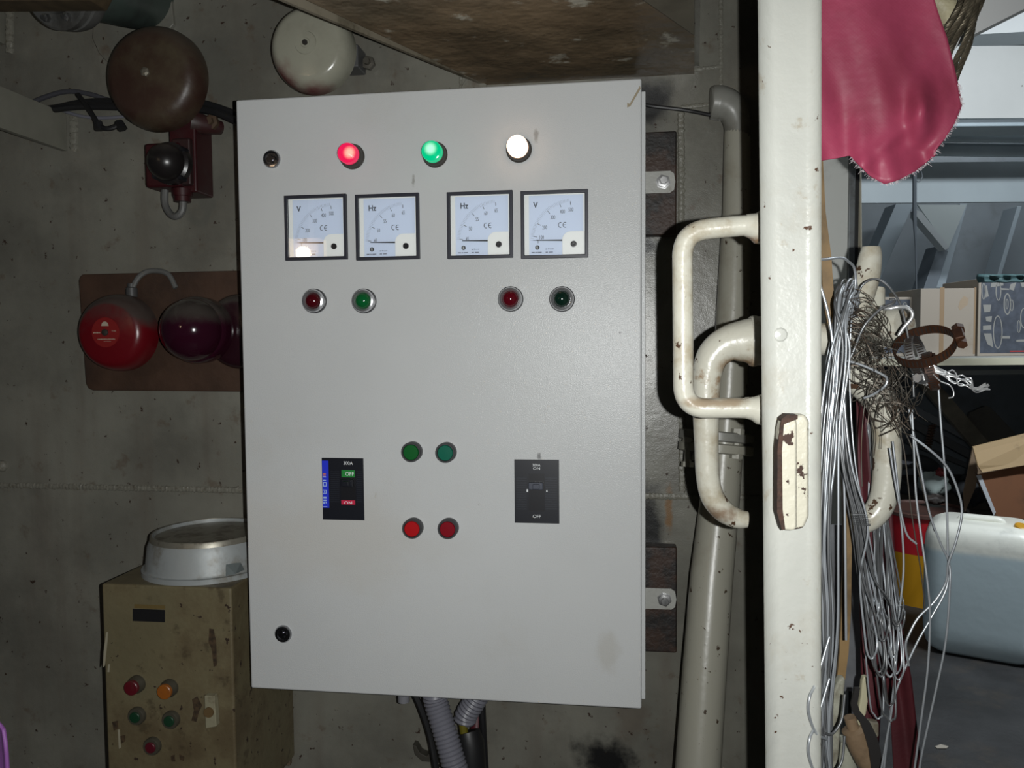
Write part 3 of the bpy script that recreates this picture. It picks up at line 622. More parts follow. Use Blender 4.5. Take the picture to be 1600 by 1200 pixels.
O('centre_screw', G().lathe([(0.0045, 0), (0.0045, 0.003), (0, 0.003)], c + NF * 0.047, NF, 8), M('screw_dark', (0.06, 0.055, 0.05), 0.5, 0.6), b2)
O('hub', G().lathe([(0.03, -0.002), (0.025, 0.07)], c + V((0, 0.072, 0)), NF, 24), MATS['bracket_paint'], b2)
O('bracket', rectg(G(), 520, 83, 572, 121, 0, 0.045, YW), M('bracket_slate', (0.09, 0.09, 0.09), 0.5), b2, bevel=0.003)
O('bracket_bolt', G().lathe([(0.012, 0), (0.012, 0.009), (0.006, 0.01), (0.006, 0.018)], P(577, 100, YW - 0.01), NF, 6), M('screw_worn2', (0.12, 0.11, 0.09), 0.5, 0.5), b2, smooth=20)

bd = plain('backboard', G().prism(pp([(141, 430, YW), (137, 434, YW), (135, 440, YW), (146, 598, YW), (150, 606, YW), (157, 609, YW), (395, 611, YW), (395, 424, YW)]), (0, -0.022, 0)),
           M('board_brown', (0.062, 0.034, 0.022), 0.5, var=(0.2, 12), dirt=[((0.03, 0.02, 0.016), 7, 0.45, 0.7, 0.6)], bump=(60, 0.1)), 'dark brown board carrying three red bells', 'board', bevel=0.002)
dustc = (0.06, 0.052, 0.045)
redb = M('bell_red', (0.125, 0.004, 0.008), 0.3, dust=(dustc, 0.0, 0.4), bump=(40, 0.05))
YB = YW - 0.022
b3 = thing('fire_bell', P(186, 521, YB), 'bright red bell with a printed round sticker on the brown board', 'bell')
c = P(193, 520, 1.30); gong(c, 0.069, 0.05, redb, b3)
stc = c + NF * 0.0502
stk = O('sticker', G().lathe([(0.026, -0.0022), (0.026, -0.0002), (0, 0.0004)], stc, NF, 40), M('sticker_red', (0.2, 0.01, 0.01), 0.5), b3)
g = G(); pts = [stc + V((0.0068 * math.cos(t * math.pi / 12), -0.0007, 0.0112 + 0.0078 * math.sin(t * math.pi / 12))) for t in range(13)]
g.prism(pts, (0, -0.0002, 0))
text_geo(g, 'TYPE', stc + V((0.0165, -0.0010, 0.002)), 0.0027, 1.0)
rnd = random.Random(2)
for x0, x1, z, hgt in ((-0.0225, -0.009, -0.0006, 0.0022), (-0.0145, 0.019, -0.0118, 0.0016), (-0.003, 0.010, -0.0155, 0.0007)):
    x = x0
    while x < x1:
        wd = rnd.uniform(0.0006, 0.0016); g.bx(stc.x + x, stc.x + x + wd, stc.y - 0.0012, stc.y - 0.001, stc.z + z - hgt / 2 * rnd.uniform(0.5, 1), stc.z + z + hgt / 2 * rnd.uniform(0.6, 1.2)); x += wd + 0.0004
O('sticker_print', g, M('print_cream', (0.42, 0.36, 0.28), 0.6), stk, smooth=0)
O('centre_screw', G().lathe([(0.006, 0), (0.006, 0.003), (0.003, 0.004), (0, 0.004)], c + NF * 0.05, NF, 8), M('screw_dark', (0.06, 0.055, 0.05), 0.5, 0.6), b3)
O('hub', G().lathe([(0.03, 0.0), (0.028, 0.05)], c + V((0, 0.037, 0)), NF, 24), M('hub_red', (0.05, 0.01, 0.01), 0.5), b3)
O('lead_conduit', G().tube(spline(pp([(207, 462, 1.325), (209, 446, 1.325), (220, 430, 1.33), (238, 423, 1.335), (262, 428, 1.335), (275, 450, 1.335)])), 0.0048, 10), M('loop_grey', (0.12, 0.12, 0.115), 0.5), b3)
O('lead_gland', G().lathe([(0.010, 0), (0.010, 0.016), (0.007, 0.018), (0.007, 0.024)], P(206, 464, 1.325), (0, 0, 1), 12), M('gland_dark', (0.06, 0.06, 0.06), 0.5), b3)
purple = M('beacon_dark_red', (0.028, 0.004, 0.012), 0.12, dust=(dustc, 0.1, 0.55), coat=0.4)
b4 = thing('warning_beacon', P(312, 515, YB), 'deep dark red glossy dome between the two bells on the board', 'beacon')
c = P(316, 516, 1.292)
O('base', G().lathe([(0.014, -0.045), (0.014, -0.004), (0.058, 0), (0.058, 0.004)], c, NF, 36), M('hub_red', (0.05, 0.01, 0.01), 0.5), b4)
prof = [(0.0585, 0), (0.0585, 0.022), (0.056, 0.03)] + [(0.054 * math.cos(t * math.pi / 24) , 0.032 + 0.052 * math.sin(t * math.pi / 24)) for t in range(0, 12)] + [(0, 0.084)]
O('dome', G().lathe(prof, c, NF, 48), purple, b4)
b5 = thing('fire_bell', P(372, 518, YB), 'blackish red bell half hidden by the grey cabinet on the board', 'bell')
c = P(380, 518, 1.332); gong(c, 0.068, 0.034, M('bell_dark', (0.022, 0.006, 0.01), 0.22, dust=(dustc, 0.0, 0.45)), b5)
O('hub', G().lathe([(0.03, 0.0), (0.028, 0.01)], c + V((0, 0.005, 0)), NF, 24), M('hub_red', (0.05, 0.01, 0.01), 0.5), b5)

# ------------------------------------------------------------------ old control box
YF = 1.135; ang = math.radians(0)
fl, frr = P(158, 912, YF), None
bw = P(361, 920, YF).x - fl.x; bdp = YW - YF - 0.001; zb = 0.25
ux = V((math.cos(ang), math.sin(ang), 0)); uy = V((-math.sin(ang), math.cos(ang), 0))   # front right, into wall
zt = fl.z
def bp(a, d, z): return fl + ux * a + uy * d + V((0, 0, z - zt))
boxm = M('old_box_paint', (0.17, 0.145, 0.082), 0.5, var=(0.2, 6), dirt=[((0.085, 0.06, 0.032), 6, 0.4, 0.65, 0.8), ((0.05, 0.036, 0.02), 26, 0.56, 0.68, 0.6)],
         spots=[((0.028, 0.015, 0.008), 60, 0.645, 0.02)], bump=(60, 0.12))
cbx = thing('control_box', bp(bw / 2, bdp / 2, zb), 'old yellowed steel control box with five buttons and a black nameplate', 'control box')
c = bp(bw / 2, bdp / 2, (zt + zb) / 2)
O('body', G().obox(c, ux * (bw / 2), uy * (bdp / 2), V((0, 0, (zt - zb) / 2))), boxm, cbx, bevel=0.004, seg=3)
fn = -uy
def bpix(px, py):               # point on the control box front under a pixel
    d = ray(px, py); o = V((0, 0, CZ)); t = (fl - o).dot(fn) / d.dot(fn); return o + d * t
def bquad(g, pix, d0, d1):
    return g.prism([bpix(*p) + fn * d0 for p in pix], fn * (d1 - d0))
O('nameplate', bquad(G(), [(208, 951), (258, 953), (258, 972), (208, 970)], 0, 0.0012), M('nameplate_black', (0.010, 0.010, 0.011), 0.45), cbx, smooth=0)
O('glue_mark', bquad(G(), [(210, 944), (258, 946), (258, 952), (210, 950)], 0, 0.0003), M('glue_brown', (0.13, 0.09, 0.03), 0.6), cbx, smooth=0)
for i, (px, py, col, wd) in enumerate([(215, 1068, (0.10, 0.006, 0.012), 'red'), (266, 1074, (0.28, 0.085, 0.012), 'orange'), (216, 1117, (0.008, 0.04, 0.018), 'green'), (269, 1123, (0.010, 0.042, 0.02), 'dull green'), (240, 1164, (0.085, 0.006, 0.014), 'small red')]):
    c = bpix(px, py)
    r = 0.0142
    pb = O('push_button', G().lathe([(r, 0), (r, 0.006), (r * 0.92, 0.008), (r * 0.86, 0.013 if i < 2 else 0.008)], c, fn, 28), M('old_bezel', (0.075, 0.068, 0.05), 0.5, metal=0.3), cbx, label=wd + ' button on the old box')
    rc, h0, h1_ = (0.0118, 0.010, 0.019) if i < 2 else (0.0088, 0.006, 0.011)
    O('button_cap', G().lathe([(rc, h0), (rc, h1_ - 0.001), (rc * 0.9, h1_), (0, h1_ + 0.0004)], c, fn, 28), M('old_cap_' + wd.replace(' ', '_'), col, 0.4, dirt=[((0.05, 0.04, 0.03), 90, 0.5, 0.75, 0.5)]), pb)
c = bpix(336, 1107)
ss = O('selector_switch', bquad(G(), [(325, 1082), (341, 1082), (344, 1130), (327, 1133)], 0, 0.012), M('switch_cream', (0.27, 0.25, 0.17), 0.45, dirt=[((0.12, 0.09, 0.05), 40, 0.5, 0.7, 0.6)]), cbx, bevel=0.0015, label='cream rotary switch plate')
O('knob', G().lathe([(0.008, 0), (0.008, 0.003), (0, 0.003)], bpix(333, 1107) + fn * 0.012, fn, 24), M('knob_rust', (0.12, 0.075, 0.03), 0.6), ss)
O('blank_plug', G().lathe([(0.0085, 0), (0.008, 0.002), (0, 0.002)], bpix(242, 1118), fn, 24), boxm, cbx)
g = G()
for pix in ([(166, 988), (169, 987), (168, 1002), (164, 1040), (161, 1043), (162, 1018)], [(169, 1038), (172, 1038), (171, 1050), (168, 1050)], [(184, 1140), (187, 1140), (189, 1168), (186, 1170)]):
    O('paint_chip', bquad(G(), pix, 0, 0.0003), M('chip_pale', (0.33, 0.3, 0.22), 0.5), cbx, smooth=0, label='pale scratch')
g = G()
for pix in ([(300, 1093), (308, 1088), (316, 1102), (311, 1112), (307, 1128), (299, 1126), (303, 1110)], [(327, 982), (334, 983), (338, 1003), (339, 1040), (334, 1042), (331, 1015), (326, 1003)], [(175, 1128), (184, 1126), (185, 1138), (178, 1142)], [(188, 1150), (196, 1148), (196, 1158), (190, 1162)], [(267, 1181), (273, 1179), (274, 1190), (268, 1190)], [(280, 1178), (288, 1182), (287, 1189), (281, 1187)]):
    O('rust_patch', bquad(G(), pix, 0, 0.00025), M('rust_dark', (0.05, 0.03, 0.014), 0.8, var=(0.5, 150)), cbx, smooth=0, label='bare rust patch')

# aluminium ring standing on the box
fz = zt
fc = P(330, 884, YF + 0.112); fc.z = fz
fm = M('spun_aluminium', (0.33, 0.35, 0.35), 0.48, 0.2, dirt=[((0.15, 0.125, 0.08), 16, 0.5, 0.7, 0.7)], spots=[((0.06, 0.045, 0.03), 50, 0.72, 0.03)], bump=(30, 0.05))
fu = thing('lamp_reflector', fc, 'dull aluminium flared reflector ring standing on the old control box', 'reflector')
rb, rt, hh = 0.110, 0.092, 0.064
O('shell', G().lathe([(rb - 0.003, 0), (rb, 0), (rb, 0.008), (rb - 0.004, 0.009), (rb - 0.006, 0.012), (rt + 0.008, hh * 0.72), (rt + 0.003, hh * 0.9), (rt + 0.003, hh - 0.013), (rt + 0.001, hh), (rt - 0.002, hh), (rt - 0.003, hh - 0.012), (rb - 0.012, 0.004)], fc, (0, 0, 1), 64), fm, fu)
O('rim_band', G().lathe([(rt + 0.0035, hh - 0.014), (rt + 0.0045, hh - 0.013), (rt + 0.003, hh - 0.001), (rt + 0.002, hh + 0.0005), (rt, hh + 0.0005), (rt - 0.001, hh - 0.006)], fc, (0, 0, 1), 64), M('rim_worn', (0.26, 0.245, 0.2), 0.4, 0.5, dirt=[((0.07, 0.05, 0.03), 35, 0.45, 0.65, 0.8)]), fu)
O('inner_disc', G().lathe([(rt - 0.003, hh - 0.012), (rt - 0.006, hh - 0.010), (0.0, hh - 0.009)], fc, (0, 0, 1), 48), M('disc_brown', (0.10, 0.075, 0.05), 0.55, dirt=[((0.03, 0.025, 0.02), 12, 0.45, 0.7, 0.7)]), fu)
def cone_pt(px, py, off=0.0008):
    d = ray(px, py); o = V((0, 0, CZ)); best = None
    for i in range(4000):
        p = o + d * (1.0 + i * 0.0001); h = (p.z - fc.z) / hh
        if 0.15 < h < 0.9:
            r = (rb - 0.006) + (rt + 0.008 - rb + 0.006) * min(1, (h * hh - 0.012) / (hh * 0.72 - 0.012))
            if (V((p.x, p.y, 0)) - V((fc.x, fc.y, 0))).length <= r + off: return p
    return P(px, py, 1.16)
pts = [cone_pt(*p) for p in ((353, 882), (365, 880), (376, 879), (382, 890), (368, 897), (353, 900))]
O('paper_label', G().prism(pts, (pts[0] - fc).normalized() * 0.0005), M('label_faded', (0.16, 0.185, 0.185), 0.6), fu, smooth=0)
br = thing('pipe_bracket', P(440, 1168, YW), 'rusty small bolted bracket on the bulkhead beside the old control box', 'bracket')
O('plate', rectg(G(), 425, 1151, 456, 1190, 0, 0.012, YW), M('bracket_rusty', (0.16, 0.12, 0.08), 0.6, dirt=[((0.06, 0.025, 0.012), 30, 0.45, 0.65, 0.9)]), br, bevel=0.002)
O('bolt', G().lathe([(0.011, 0), (0.011, 0.008), (0.006, 0.009), (0.006, 0.014)], P(437, 1173, YW - 0.012), NF, 6), M('screw_rust', (0.08, 0.05, 0.03), 0.6), br, smooth=20)

# purple cloth corner close to the camera
def clothg(rows, Y, folds, nu=26, sub=8, amp=0.01, seed=1):
    """rows: (y, xl, xr) in pixels; folds: waves across"""
    rnd = random.Random(seed); ph = [rnd.uniform(0, 6.28) for _ in range(6)]
    R = []
    for (a, b) in zip(rows, rows[1:]):
        for j in range(sub): t = j / sub; R.append([a[k] + (b[k] - a[k]) * t for k in range(3)])
    R.append(list(rows[-1])); nv = len(R) - 1
    def fn(u, v):
        y, xl, xr = R[round(v * nv)]
        d = amp * (math.sin(folds * u * 6.28 + ph[0] + v * 1.5) + 0.5 * math.sin(folds * 1.7 * u * 6.28 + ph[1] - v * 3) + 0.4 * math.sin(v * 7 + ph[2] + u * 3))
        return P(xl + (xr - xl) * u, y, Y + d)
    return G().grid(fn, nu, nv)
plain('rag', clothg([(1128, -14, -2), (1140, -18, 6), (1160, -22, 9), (1180, -26, 11), (1230, -30, 14), (1300, -40, 16)], 0.42, 1.2, amp=0.003), M('rag_purple', (0.07, 0.018, 0.09), 0.7, weave=900), 'purple cloth corner hanging in front of the old box wall', 'rag', solid=0.002)

# ------------------------------------------------------------------ pipe beside the cabinet
pip = thing('vertical_pipe', P(1110, 1000, 1.25), 'cream steel pipe with bolted flange rising beside the cabinet', 'pipe')
pipm = M('pipe_cream', (0.34, 0.33, 0.275), 0.32, dirt=[((0.2, 0.17, 0.12), 8, 0.5, 0.75, 0.6)], spots=[((0.05, 0.03, 0.015), 80, 0.655, 0.02)], bump=[(40, 0.05)])
elbm = M('pipe_grey_dirty', (0.26, 0.26, 0.235), 0.35, dirt=[((0.12, 0.11, 0.09), 10, 0.42, 0.68, 0.7)], spots=[((0.05, 0.03, 0.015), 60, 0.73, 0.02)])
O('upper_pipe', G().tube([P(1152, 205, 1.32), P(1151, 330, 1.315), P(1147, 450, 1.31), P(1142, 560, 1.305), P(1134, 690, 1.295)], [0.0205, 0.0225, 0.026, 0.0275, 0.0285], 28), pipm, pip)
O('elbow', G().tube(spline(pp([(1152, 222, 1.32), (1152, 195, 1.32), (1147, 176, 1.32), (1136, 165, 1.32), (1124, 161, 1.32), (1113, 160, 1.32), (1110, 160, 1.32)]), 6), G.srad([0.0205, 0.0212, 0.0235, 0.0262, 0.0275, 0.0262, 0.021], 6), 24), elbm, pip)
lp = [P(1132, 690, 1.295), P(1126, 770, 1.285), P(1112, 900, 1.25), P(1100, 1060, 1.21), P(1090, 1210, 1.17), P(1078, 1400, 1.12), P(1064, 1720, 1.05)]
O('lower_pipe', G().tube(lp, [0.030, 0.031, 0.0335, 0.034, 0.034, 0.034, 0.034], 30), pipm, pip)
fax = (lp[0] - lp[1]).normalized()
for h in (0.0035, 0.0225):
    c = P(1118, 700, 1.295) + fax * (h - 0.012)
    O('flange', G().lathe([(0.056, 0), (0.0595, 0.002), (0.0595, 0.014), (0.056, 0.016), (0.03, 0.016), (0.03, 0)], c, fax, 40), pipm if h < 0.01 else elbm, pip)
for (px, py) in ((1152, 687), (1090, 690), (1076, 700)):
    c = P(px, py, 1.255 if px > 1100 else 1.265)
    O('flange_bolt', G().lathe([(0.010, -0.03), (0.010, -0.022), (0.006, -0.022), (0.006, 0.008), (0.0105, 0.008), (0.0105, 0.017)], c, fax, 6), pipm, pip, smooth=20)

# ------------------------------------------------------------------ steel door, opened towards the camera
YD = 0.70
ptsf = pp([(1176.6, -800, YD), (1283, -800, YD), (1282, 2000, YD), (1205.4, 2000, YD)])
ptsb = []
for (pa, pb) in ((0, 1), (3, 2)):
    mid = (ptsf[pa] + ptsf[pb]) / 2; d = mid - V((0, 0, CZ)); k = 1.355 / d.y
    cx = (d * k).x; hw = (ptsf[pb] - ptsf[pa]).length / 2 * 0.97
    ptsb.append([V((cx - hw, 1.355, mid.z)), V((cx + hw, 1.355, mid.z))])
g = G(); vs = ptsf + [ptsb[0][0], ptsb[0][1], ptsb[1][1], ptsb[1][0]]
g.add(vs, [(0, 1, 2, 3)[::-1], (4, 5, 6, 7), (0, 4, 7, 3)[::-1], (1, 2, 6, 5)[::-1], (0, 1, 5, 4), (3, 7, 6, 2)])
door = O('door_1', g, wpaint, bevel=0.013, seg=5, kind='structure', smooth=50)
lugm = M('lug_paint', (0.62, 0.59, 0.48), 0.3, spots=[((0.045, 0.018, 0.01), 50, 0.58, 0.02)], dirt=[((0.4, 0.32, 0.18), 14, 0.5, 0.75, 0.6)], bump=[(90, 0.25)])
lg = O('dog_lug', G().prism(pp([(1214, 664, YD), (1222, 648, YD), (1250, 644, YD), (1256, 655, YD), (1256, 800, YD), (1248, 818, YD), (1222, 822, YD), (1214, 808, YD)]), (0, -0.02, 0)), lugm, door, bevel=0.003)
yl = YD - 0.018
O('lug_nose', G().prism(pp([(1211, 672, yl), (1216, 652, yl), (1226, 647, yl), (1238, 648, yl), (1240, 660, yl), (1240, 818, yl), (1236, 824, yl), (1220, 823, yl), (1214, 812, yl), (1211, 795, yl)]), (0, -0.014, 0)), lugm, lg, bevel=0.0025)
g = G().prism(pp([(1212.2, 668, yl + .001), (1215.5, 652, yl + .001), (1224, 645.5, yl + .001), (1240, 646, yl + .001), (1240, 652, yl + .001), (1219, 660, yl + .001), (1216, 700, yl + .001), (1217, 790, yl + .001), (1221, 820, yl + .001), (1216, 822, yl + .001), (1208.5, 796, yl + .001), (1209, 700, yl + .001)]), (0, -0.0155, 0))
O('rust_edge', g, M('rust_bare', (0.05, 0.022, 0.013), 0.75, var=(0.4, 200), bump=(150, 0.4)), lg, smooth=0)
O('weld_pimple', G().lathe([(0.0065, 0), (0.005, 0.0018), (0.0, 0.003)], P(1219, 523, YD), NF, 10), wpaint, door)
hm = M('handle_paint', (0.52, 0.505, 0.43), 0.28, dirt=[((0.28, 0.22, 0.13), 16, 0.46, 0.68, 0.75), ((0.2, 0.10, 0.03), 24, 0.58, 0.68, 0.8)], spots=[((0.06, 0.028, 0.012), 46, 0.64, 0.02)],
       patches=[(P(1172, 380, 0.735), (0.014, 0.04, 0.008), (0.16, 0.07, 0.015), 0.9, 60), (P(1152, 572, 0.86), (0.028, 0.05, 0.011), (0.22, 0.11, 0.03), 0.85, 40), (P(1122, 800, 0.86), (0.02, 0.05, 0.012), (0.13, 0.06, 0.02), 0.8, 60), (P(1110, 628, 0.735), (0.04, 0.03, 0.006), (0.2, 0.12, 0.05), 0.7, 60)], bump=[(60, 0.12)])
YH = 0.735
hp = fillet(pp([(1205, 350, YH), (1150, 353, YH), (1066, 362, YH), (1068, 639, YH), (1150, 637, YH), (1205, 640, YH)]), 0.038, 10)
O('pull_handle', G().tube(hp, 0.0094, 20), hm, door, label='bent round bar pull handle')
for rows, rr in (([(1163, 351, YH), (1176, 353, YH), (1183, 355, YH), (1196, 355, YH)], [0.0096, 0.0115, 0.0148, 0.016]), ([(1163, 637, YH), (1176, 638, YH), (1184, 640, YH), (1198, 640, YH)], [0.0096, 0.0108, 0.0135, 0.015])):
    O('handle_weld', G().tube(pp(rows), rr, 18), hm, door)
YLV = 0.86
dl = O('dog_lever', G().tube(spline(pp([(1195, 533, YLV), (1180, 533, YLV), (1160, 533, YLV), (1135, 538, YLV), (1114, 556, YLV), (1105, 585, YLV), (1103, 625, YLV), (1104, 700, YLV), (1106, 745, YLV), (1114, 778, YLV), (1132, 800, YLV), (1152, 810, YLV), (1168, 812, YLV)]), 6),
       G.srad([0.0262, 0.0265, 0.0225, 0.0190, 0.0172, 0.0155, 0.0145, 0.0128, 0.0126, 0.0127, 0.0122, 0.0108, 0.0088], 6), 22), hm, door, label='bent dog lever with hooked end')
g = G().lathe([(0.027, 0), (0.0275, 0.003), (0.0265, 0.007)], P(1182, 533, YLV), (-1, 0, 0), 24)
O('lever_collar', g, hm, dl)
# lever on the other face of the door
YR = 0.80
rl = O('dog_lever', G().tube(spline(pp([(1361, 386, YR), (1360, 400, YR), (1355, 430, YR), (1344, 460, YR), (1330, 492, YR), (1322, 530, YR), (1330, 570, YR), (1350, 598, YR), (1372, 622, YR), (1383, 655, YR), (1386, 700, YR), (1385, 750, YR), (1378, 785, YR), (1364, 806, YR), (1345, 816, YR), (1330, 818, YR)]), 5),
       G.srad([0.0085, 0.0105, 0.012, 0.0135, 0.0158, 0.0182, 0.018, 0.0162, 0.0145, 0.0135, 0.013, 0.013, 0.0126, 0.0122, 0.0118, 0.0092], 5), 20), hm, door, label='S-shaped dog lever on the far face of the door')
O('lever_spindle', G().tube(pp([(1262, 530, YR), (1300, 530, YR), (1330, 528, YR)]), 0.016, 18), hm, rl)
O('spindle_nut', G().lathe([(0.006, -0.01), (0.0155, -0.009), (0.019, 0), (0.019, 0.02), (0.0165, 0.026), (0.008, 0.028)], P(1378, 514, YR + 0.03), V((0.55, -0.8, 0.1)), 24), hm, rl)
O('spindle_stub', G().tube(pp([(1362, 512, YR + 0.02), (1370, 490, YR + 0.025), (1374, 450, YR + 0.03)]), [0.012, 0.008, 0.0055], 14), hm, rl)

# doorway jamb
jm = M('jamb_paint', (0.62, 0.63, 0.6), 0.4, dirt=[((0.2, 0.17, 0.13), 8, 0.5, 0.75, 0.5)])
xa, xb, xc, xd = (P(v, 400, YW).x for v in (1268, 1312, 1321, 1335))
O('trim_1', G().bx(xa, xb, YW - 0.045, YW, 0, 2.1), jm, kind='structure', bevel=0.001, smooth=0)
O('trim_2', G().bx(xb, xc, YW - 0.05, YW + 0.03, 0, 2.1), M('jamb_steel', (0.28, 0.3, 0.31), 0.35, 0.6, dirt=[((0.08, 0.07, 0.06), 25, 0.45, 0.7, 0.7)]), kind='structure', bevel=0.001, smooth=0)
O('trim_3', G().bx(xc, xd, YW - 0.02, YW + 0.05, 0, 2.1), M('jamb_dark_strip', (0.02, 0.02, 0.02), 0.7), kind='structure', smooth=0)  # near-black strip filling the gap beside the steel edge
plain('conduit_pipe', G().tube([P(1341, 900, 1.46), P(1341, 420, 1.46), P(1340, 340, 1.46), P(1339, 200, 1.46), P(1338, -60, 1.46)], 0.0068, 12), M('conduit_beige', (0.36, 0.33, 0.25), 0.5, dirt=[((0.12, 0.09, 0.05), 30, 0.5, 0.7, 0.7)]), 'thin beige conduit running up beside the door jamb', 'conduit')
whitep = M('white_frame_paint', (0.85, 0.87, 0.87), 0.4, spots=[((0.1, 0.1, 0.1), 50, 0.73, 0.02)])
O('trim_4', G().prism(pp([(1440, 140, 0.93), (1505, 62, 0.93), (1620, 4, 0.93), (1700, -40, 0.93)]) + [V((P(1700, -40, 0.93).x, 0.93, 2.6)), V((P(1440, 140, 0.93).x, 0.93, 2.6))], (0, 0.02, 0)), whitep, kind='structure', smooth=0)
creamr = M('cream_block', (0.55, 0.5, 0.33), 0.5, var=(0.25, 30), bump=(50, 0.4))
plain('paint_roller', G().tube(spline(pp([(1436, -120, 0.905), (1448, -60, 0.905), (1466, 0, 0.905), (1478, 20, 0.905), (1484, 44, 0.905), (1478, 56, 0.905)])), [0.010] * 8 + [0.015] * 16 + [0.015] * 8 + [0.015, 0.016, 0.015, 0.013, 0.012, 0.010, 0.009, 0.007, 0.004], 14), creamr, 'cream fleece roller behind the pink rag and steel ropes', 'fleece')

# ------------------------------------------------------------------ pink rag
pinkm = M('rag_pink', (0.38, 0.055, 0.11), 0.48, var=(0.2, 9), bump=(30, 0.09), dirt=[((0.27, 0.04, 0.07), 14, 0.45, 0.7, 0.6)], weave=620, spec=0.5)
rows = [(-300, 1284, 1316), (-240, 1276, 1350), (-160, 1266, 1396), (-60, 1262, 1440), (-20, 1262, 1454), (20, 1262, 1466), (60, 1262, 1480), (100, 1262, 1490), (140, 1262, 1499), (165, 1263, 1503), (190, 1264, 1494), (215, 1266, 1478), (235, 1268, 1462)]
def rag_fn():
    R = []
    for a, b in zip(rows, rows[1:]):
        for j in range(6): t = j / 6; R.append([a[k] + (b[k] - a[k]) * t for k in range(3)])
    R.append(list(rows[-1])); nv = len(R) - 1
    def base(u):      # hem height in pixels below the last row
        x = 1268 + (1462 - 1268) * u
        prof = [(1262, 250), (1285, 251), (1310, 247), (1328, 243), (1342, 258), (1358, 274), (1382, 288), (1405, 281), (1430, 268), (1450, 252), (1470, 236)]
        for (x0, y0), (x1, y1) in zip(prof, prof[1:]):
            if x0 <= x <= x1: return y0 + (y1 - y0) * (x - x0) / (x1 - x0)
        return prof[-1][1]
    def fn(u, v):
        k = round(v * (nv + 6))
        if k <= nv: y, xl, xr = R[k]; x = xl + (xr - xl) * u
        else:
            t = (k - nv) / 6; x = 1268 + (1462 - 1268) * u; y = 235 + (base(u) - 235) * t
        vv = max(0, (y - 20) / 260)
        d = 0.004 * math.sin(u * 9 + 0.6 - vv * 1.2) * (0.6 + 0.4 * vv) + 0.0025 * math.sin(u * 17 + vv * 4 + 1.5 * math.sin(vv * 3)) * vv + 0.0016 * math.sin(u * 31 - vv * 9) * vv
        d += 0.012 * math.exp(-((x - 1425) / 26) ** 2 - ((y - 240) / 34) ** 2) - 0.016 * math.exp(-((x - 1440) / 17) ** 2 - ((y - 170) / 45) ** 2)
        d -= 0.014 * math.exp(-(((x - 1390) * 0.8 + (y - 225) * 0.9) / 16) ** 2) * max(0, vv - 0.35)
        d += 0.010 * math.exp(-(((x - 1370) * 0.8 + (y - 250) * 0.9) / 14) ** 2) * max(0, vv - 0.35)
        return P(x, y, 0.775 + d)
    return G().grid(fn, 48, nv + 6)
O('rag_hook', G().tube(spline(pp([(1270, -292, 0.775), (1290, -292, 0.77), (1300, -288, 0.762), (1303, -300, 0.758)])), 0.004, 10), steel, door)
rag = thing('rag', P(1380, 100, 0.775), 'pink red cloth rag hanging from the open steel door', 'rag')
O('cloth', rag_fn(), pinkm, rag, solid=0.0016, smooth=60)
g = G(); rnd = random.Random(5)
hem = [(1330, 246), (1345, 262), (1360, 276), (1382, 288), (1405, 282), (1430, 269), (1452, 252), (1478, 216), (1492, 194), (1503, 166), (1500, 150), (1497, 130)]
for (x0, y0), (x1, y1) in zip(hem, hem[1:]):
    for k in range(26):
        t = rnd.random(); x, y = x0 + (x1 - x0) * t, y0 + (y1 - y0) * t
        nx, ny = (y0 - y1), (x1 - x0); l = math.hypot(nx, ny); nx, ny = nx / l, ny / l
        if ny < 0 and x < 1480: nx, ny = -nx, -ny
        if x >= 1455: nx, ny = abs(nx), abs(ny)
        ln = rnd.uniform(1.2, 3.6) * (3 if rnd.random() < 0.05 else 1)
        p0 = P(x - nx, y - ny, 0.775); p1 = P(x + nx * ln + rnd.uniform(-3, 3), y + ny * ln + rnd.uniform(-2, 2), 0.775 + rnd.uniform(-0.004, 0.004))
        g.tube([p0, (p0 + p1) / 2 + V((rnd.uniform(-1, 1), 0, rnd.uniform(-1, 1))) * 0.0006, p1], 0.00016, 4, cap=False)
O('frayed_hem', g, M('fray_thread', (0.85, 0.76, 0.79), 0.6), rag, kind='stuff', label='frayed threads coloured pale like the lit rim')  # frayed threads; their near-white colour stands for the rag's backlit rim

# ------------------------------------------------------------------ wires and ropes hung on the far lever
galv = M('galvanised_wire', (0.52, 0.55, 0.58), 0.36, 0.6)
dullw = M('dull_wire', (0.19, 0.195, 0.2), 0.4, 0.6)
bindw = M('binding_wire', (0.10, 0.09, 0.075), 0.5, 0.6, dirt=[((0.10, 0.055, 0.03), 30, 0.45, 0.7, 0.6)])
ropem = M('rope_wire', (0.20, 0.17, 0.12), 0.45, 0.6, var=(0.4, 80))
def rope(name, rows, r, label, parent=None):
    pts = spline(pp(rows), 10); g = G(); k = len(pts)
    for s_ in range(5):
        out = []
        for i, p in enumerate(pts):
            t = (pts[min(i + 1, k - 1)] - pts[max(i - 1, 0)]).normalized(); a = V((0, 1, 0)); a = (a - t * a.dot(t)).normalized(); b = t.cross(a)
            th = i * 0.55 + s_ * 1.2566; out.append(p + (a * math.cos(th) + b * math.sin(th)) * r * 0.6)
        g.tube(out, r * 0.55, 6)
    return plain(name, g, ropem, label, 'wire rope', 'steel ropes behind the pink rag')
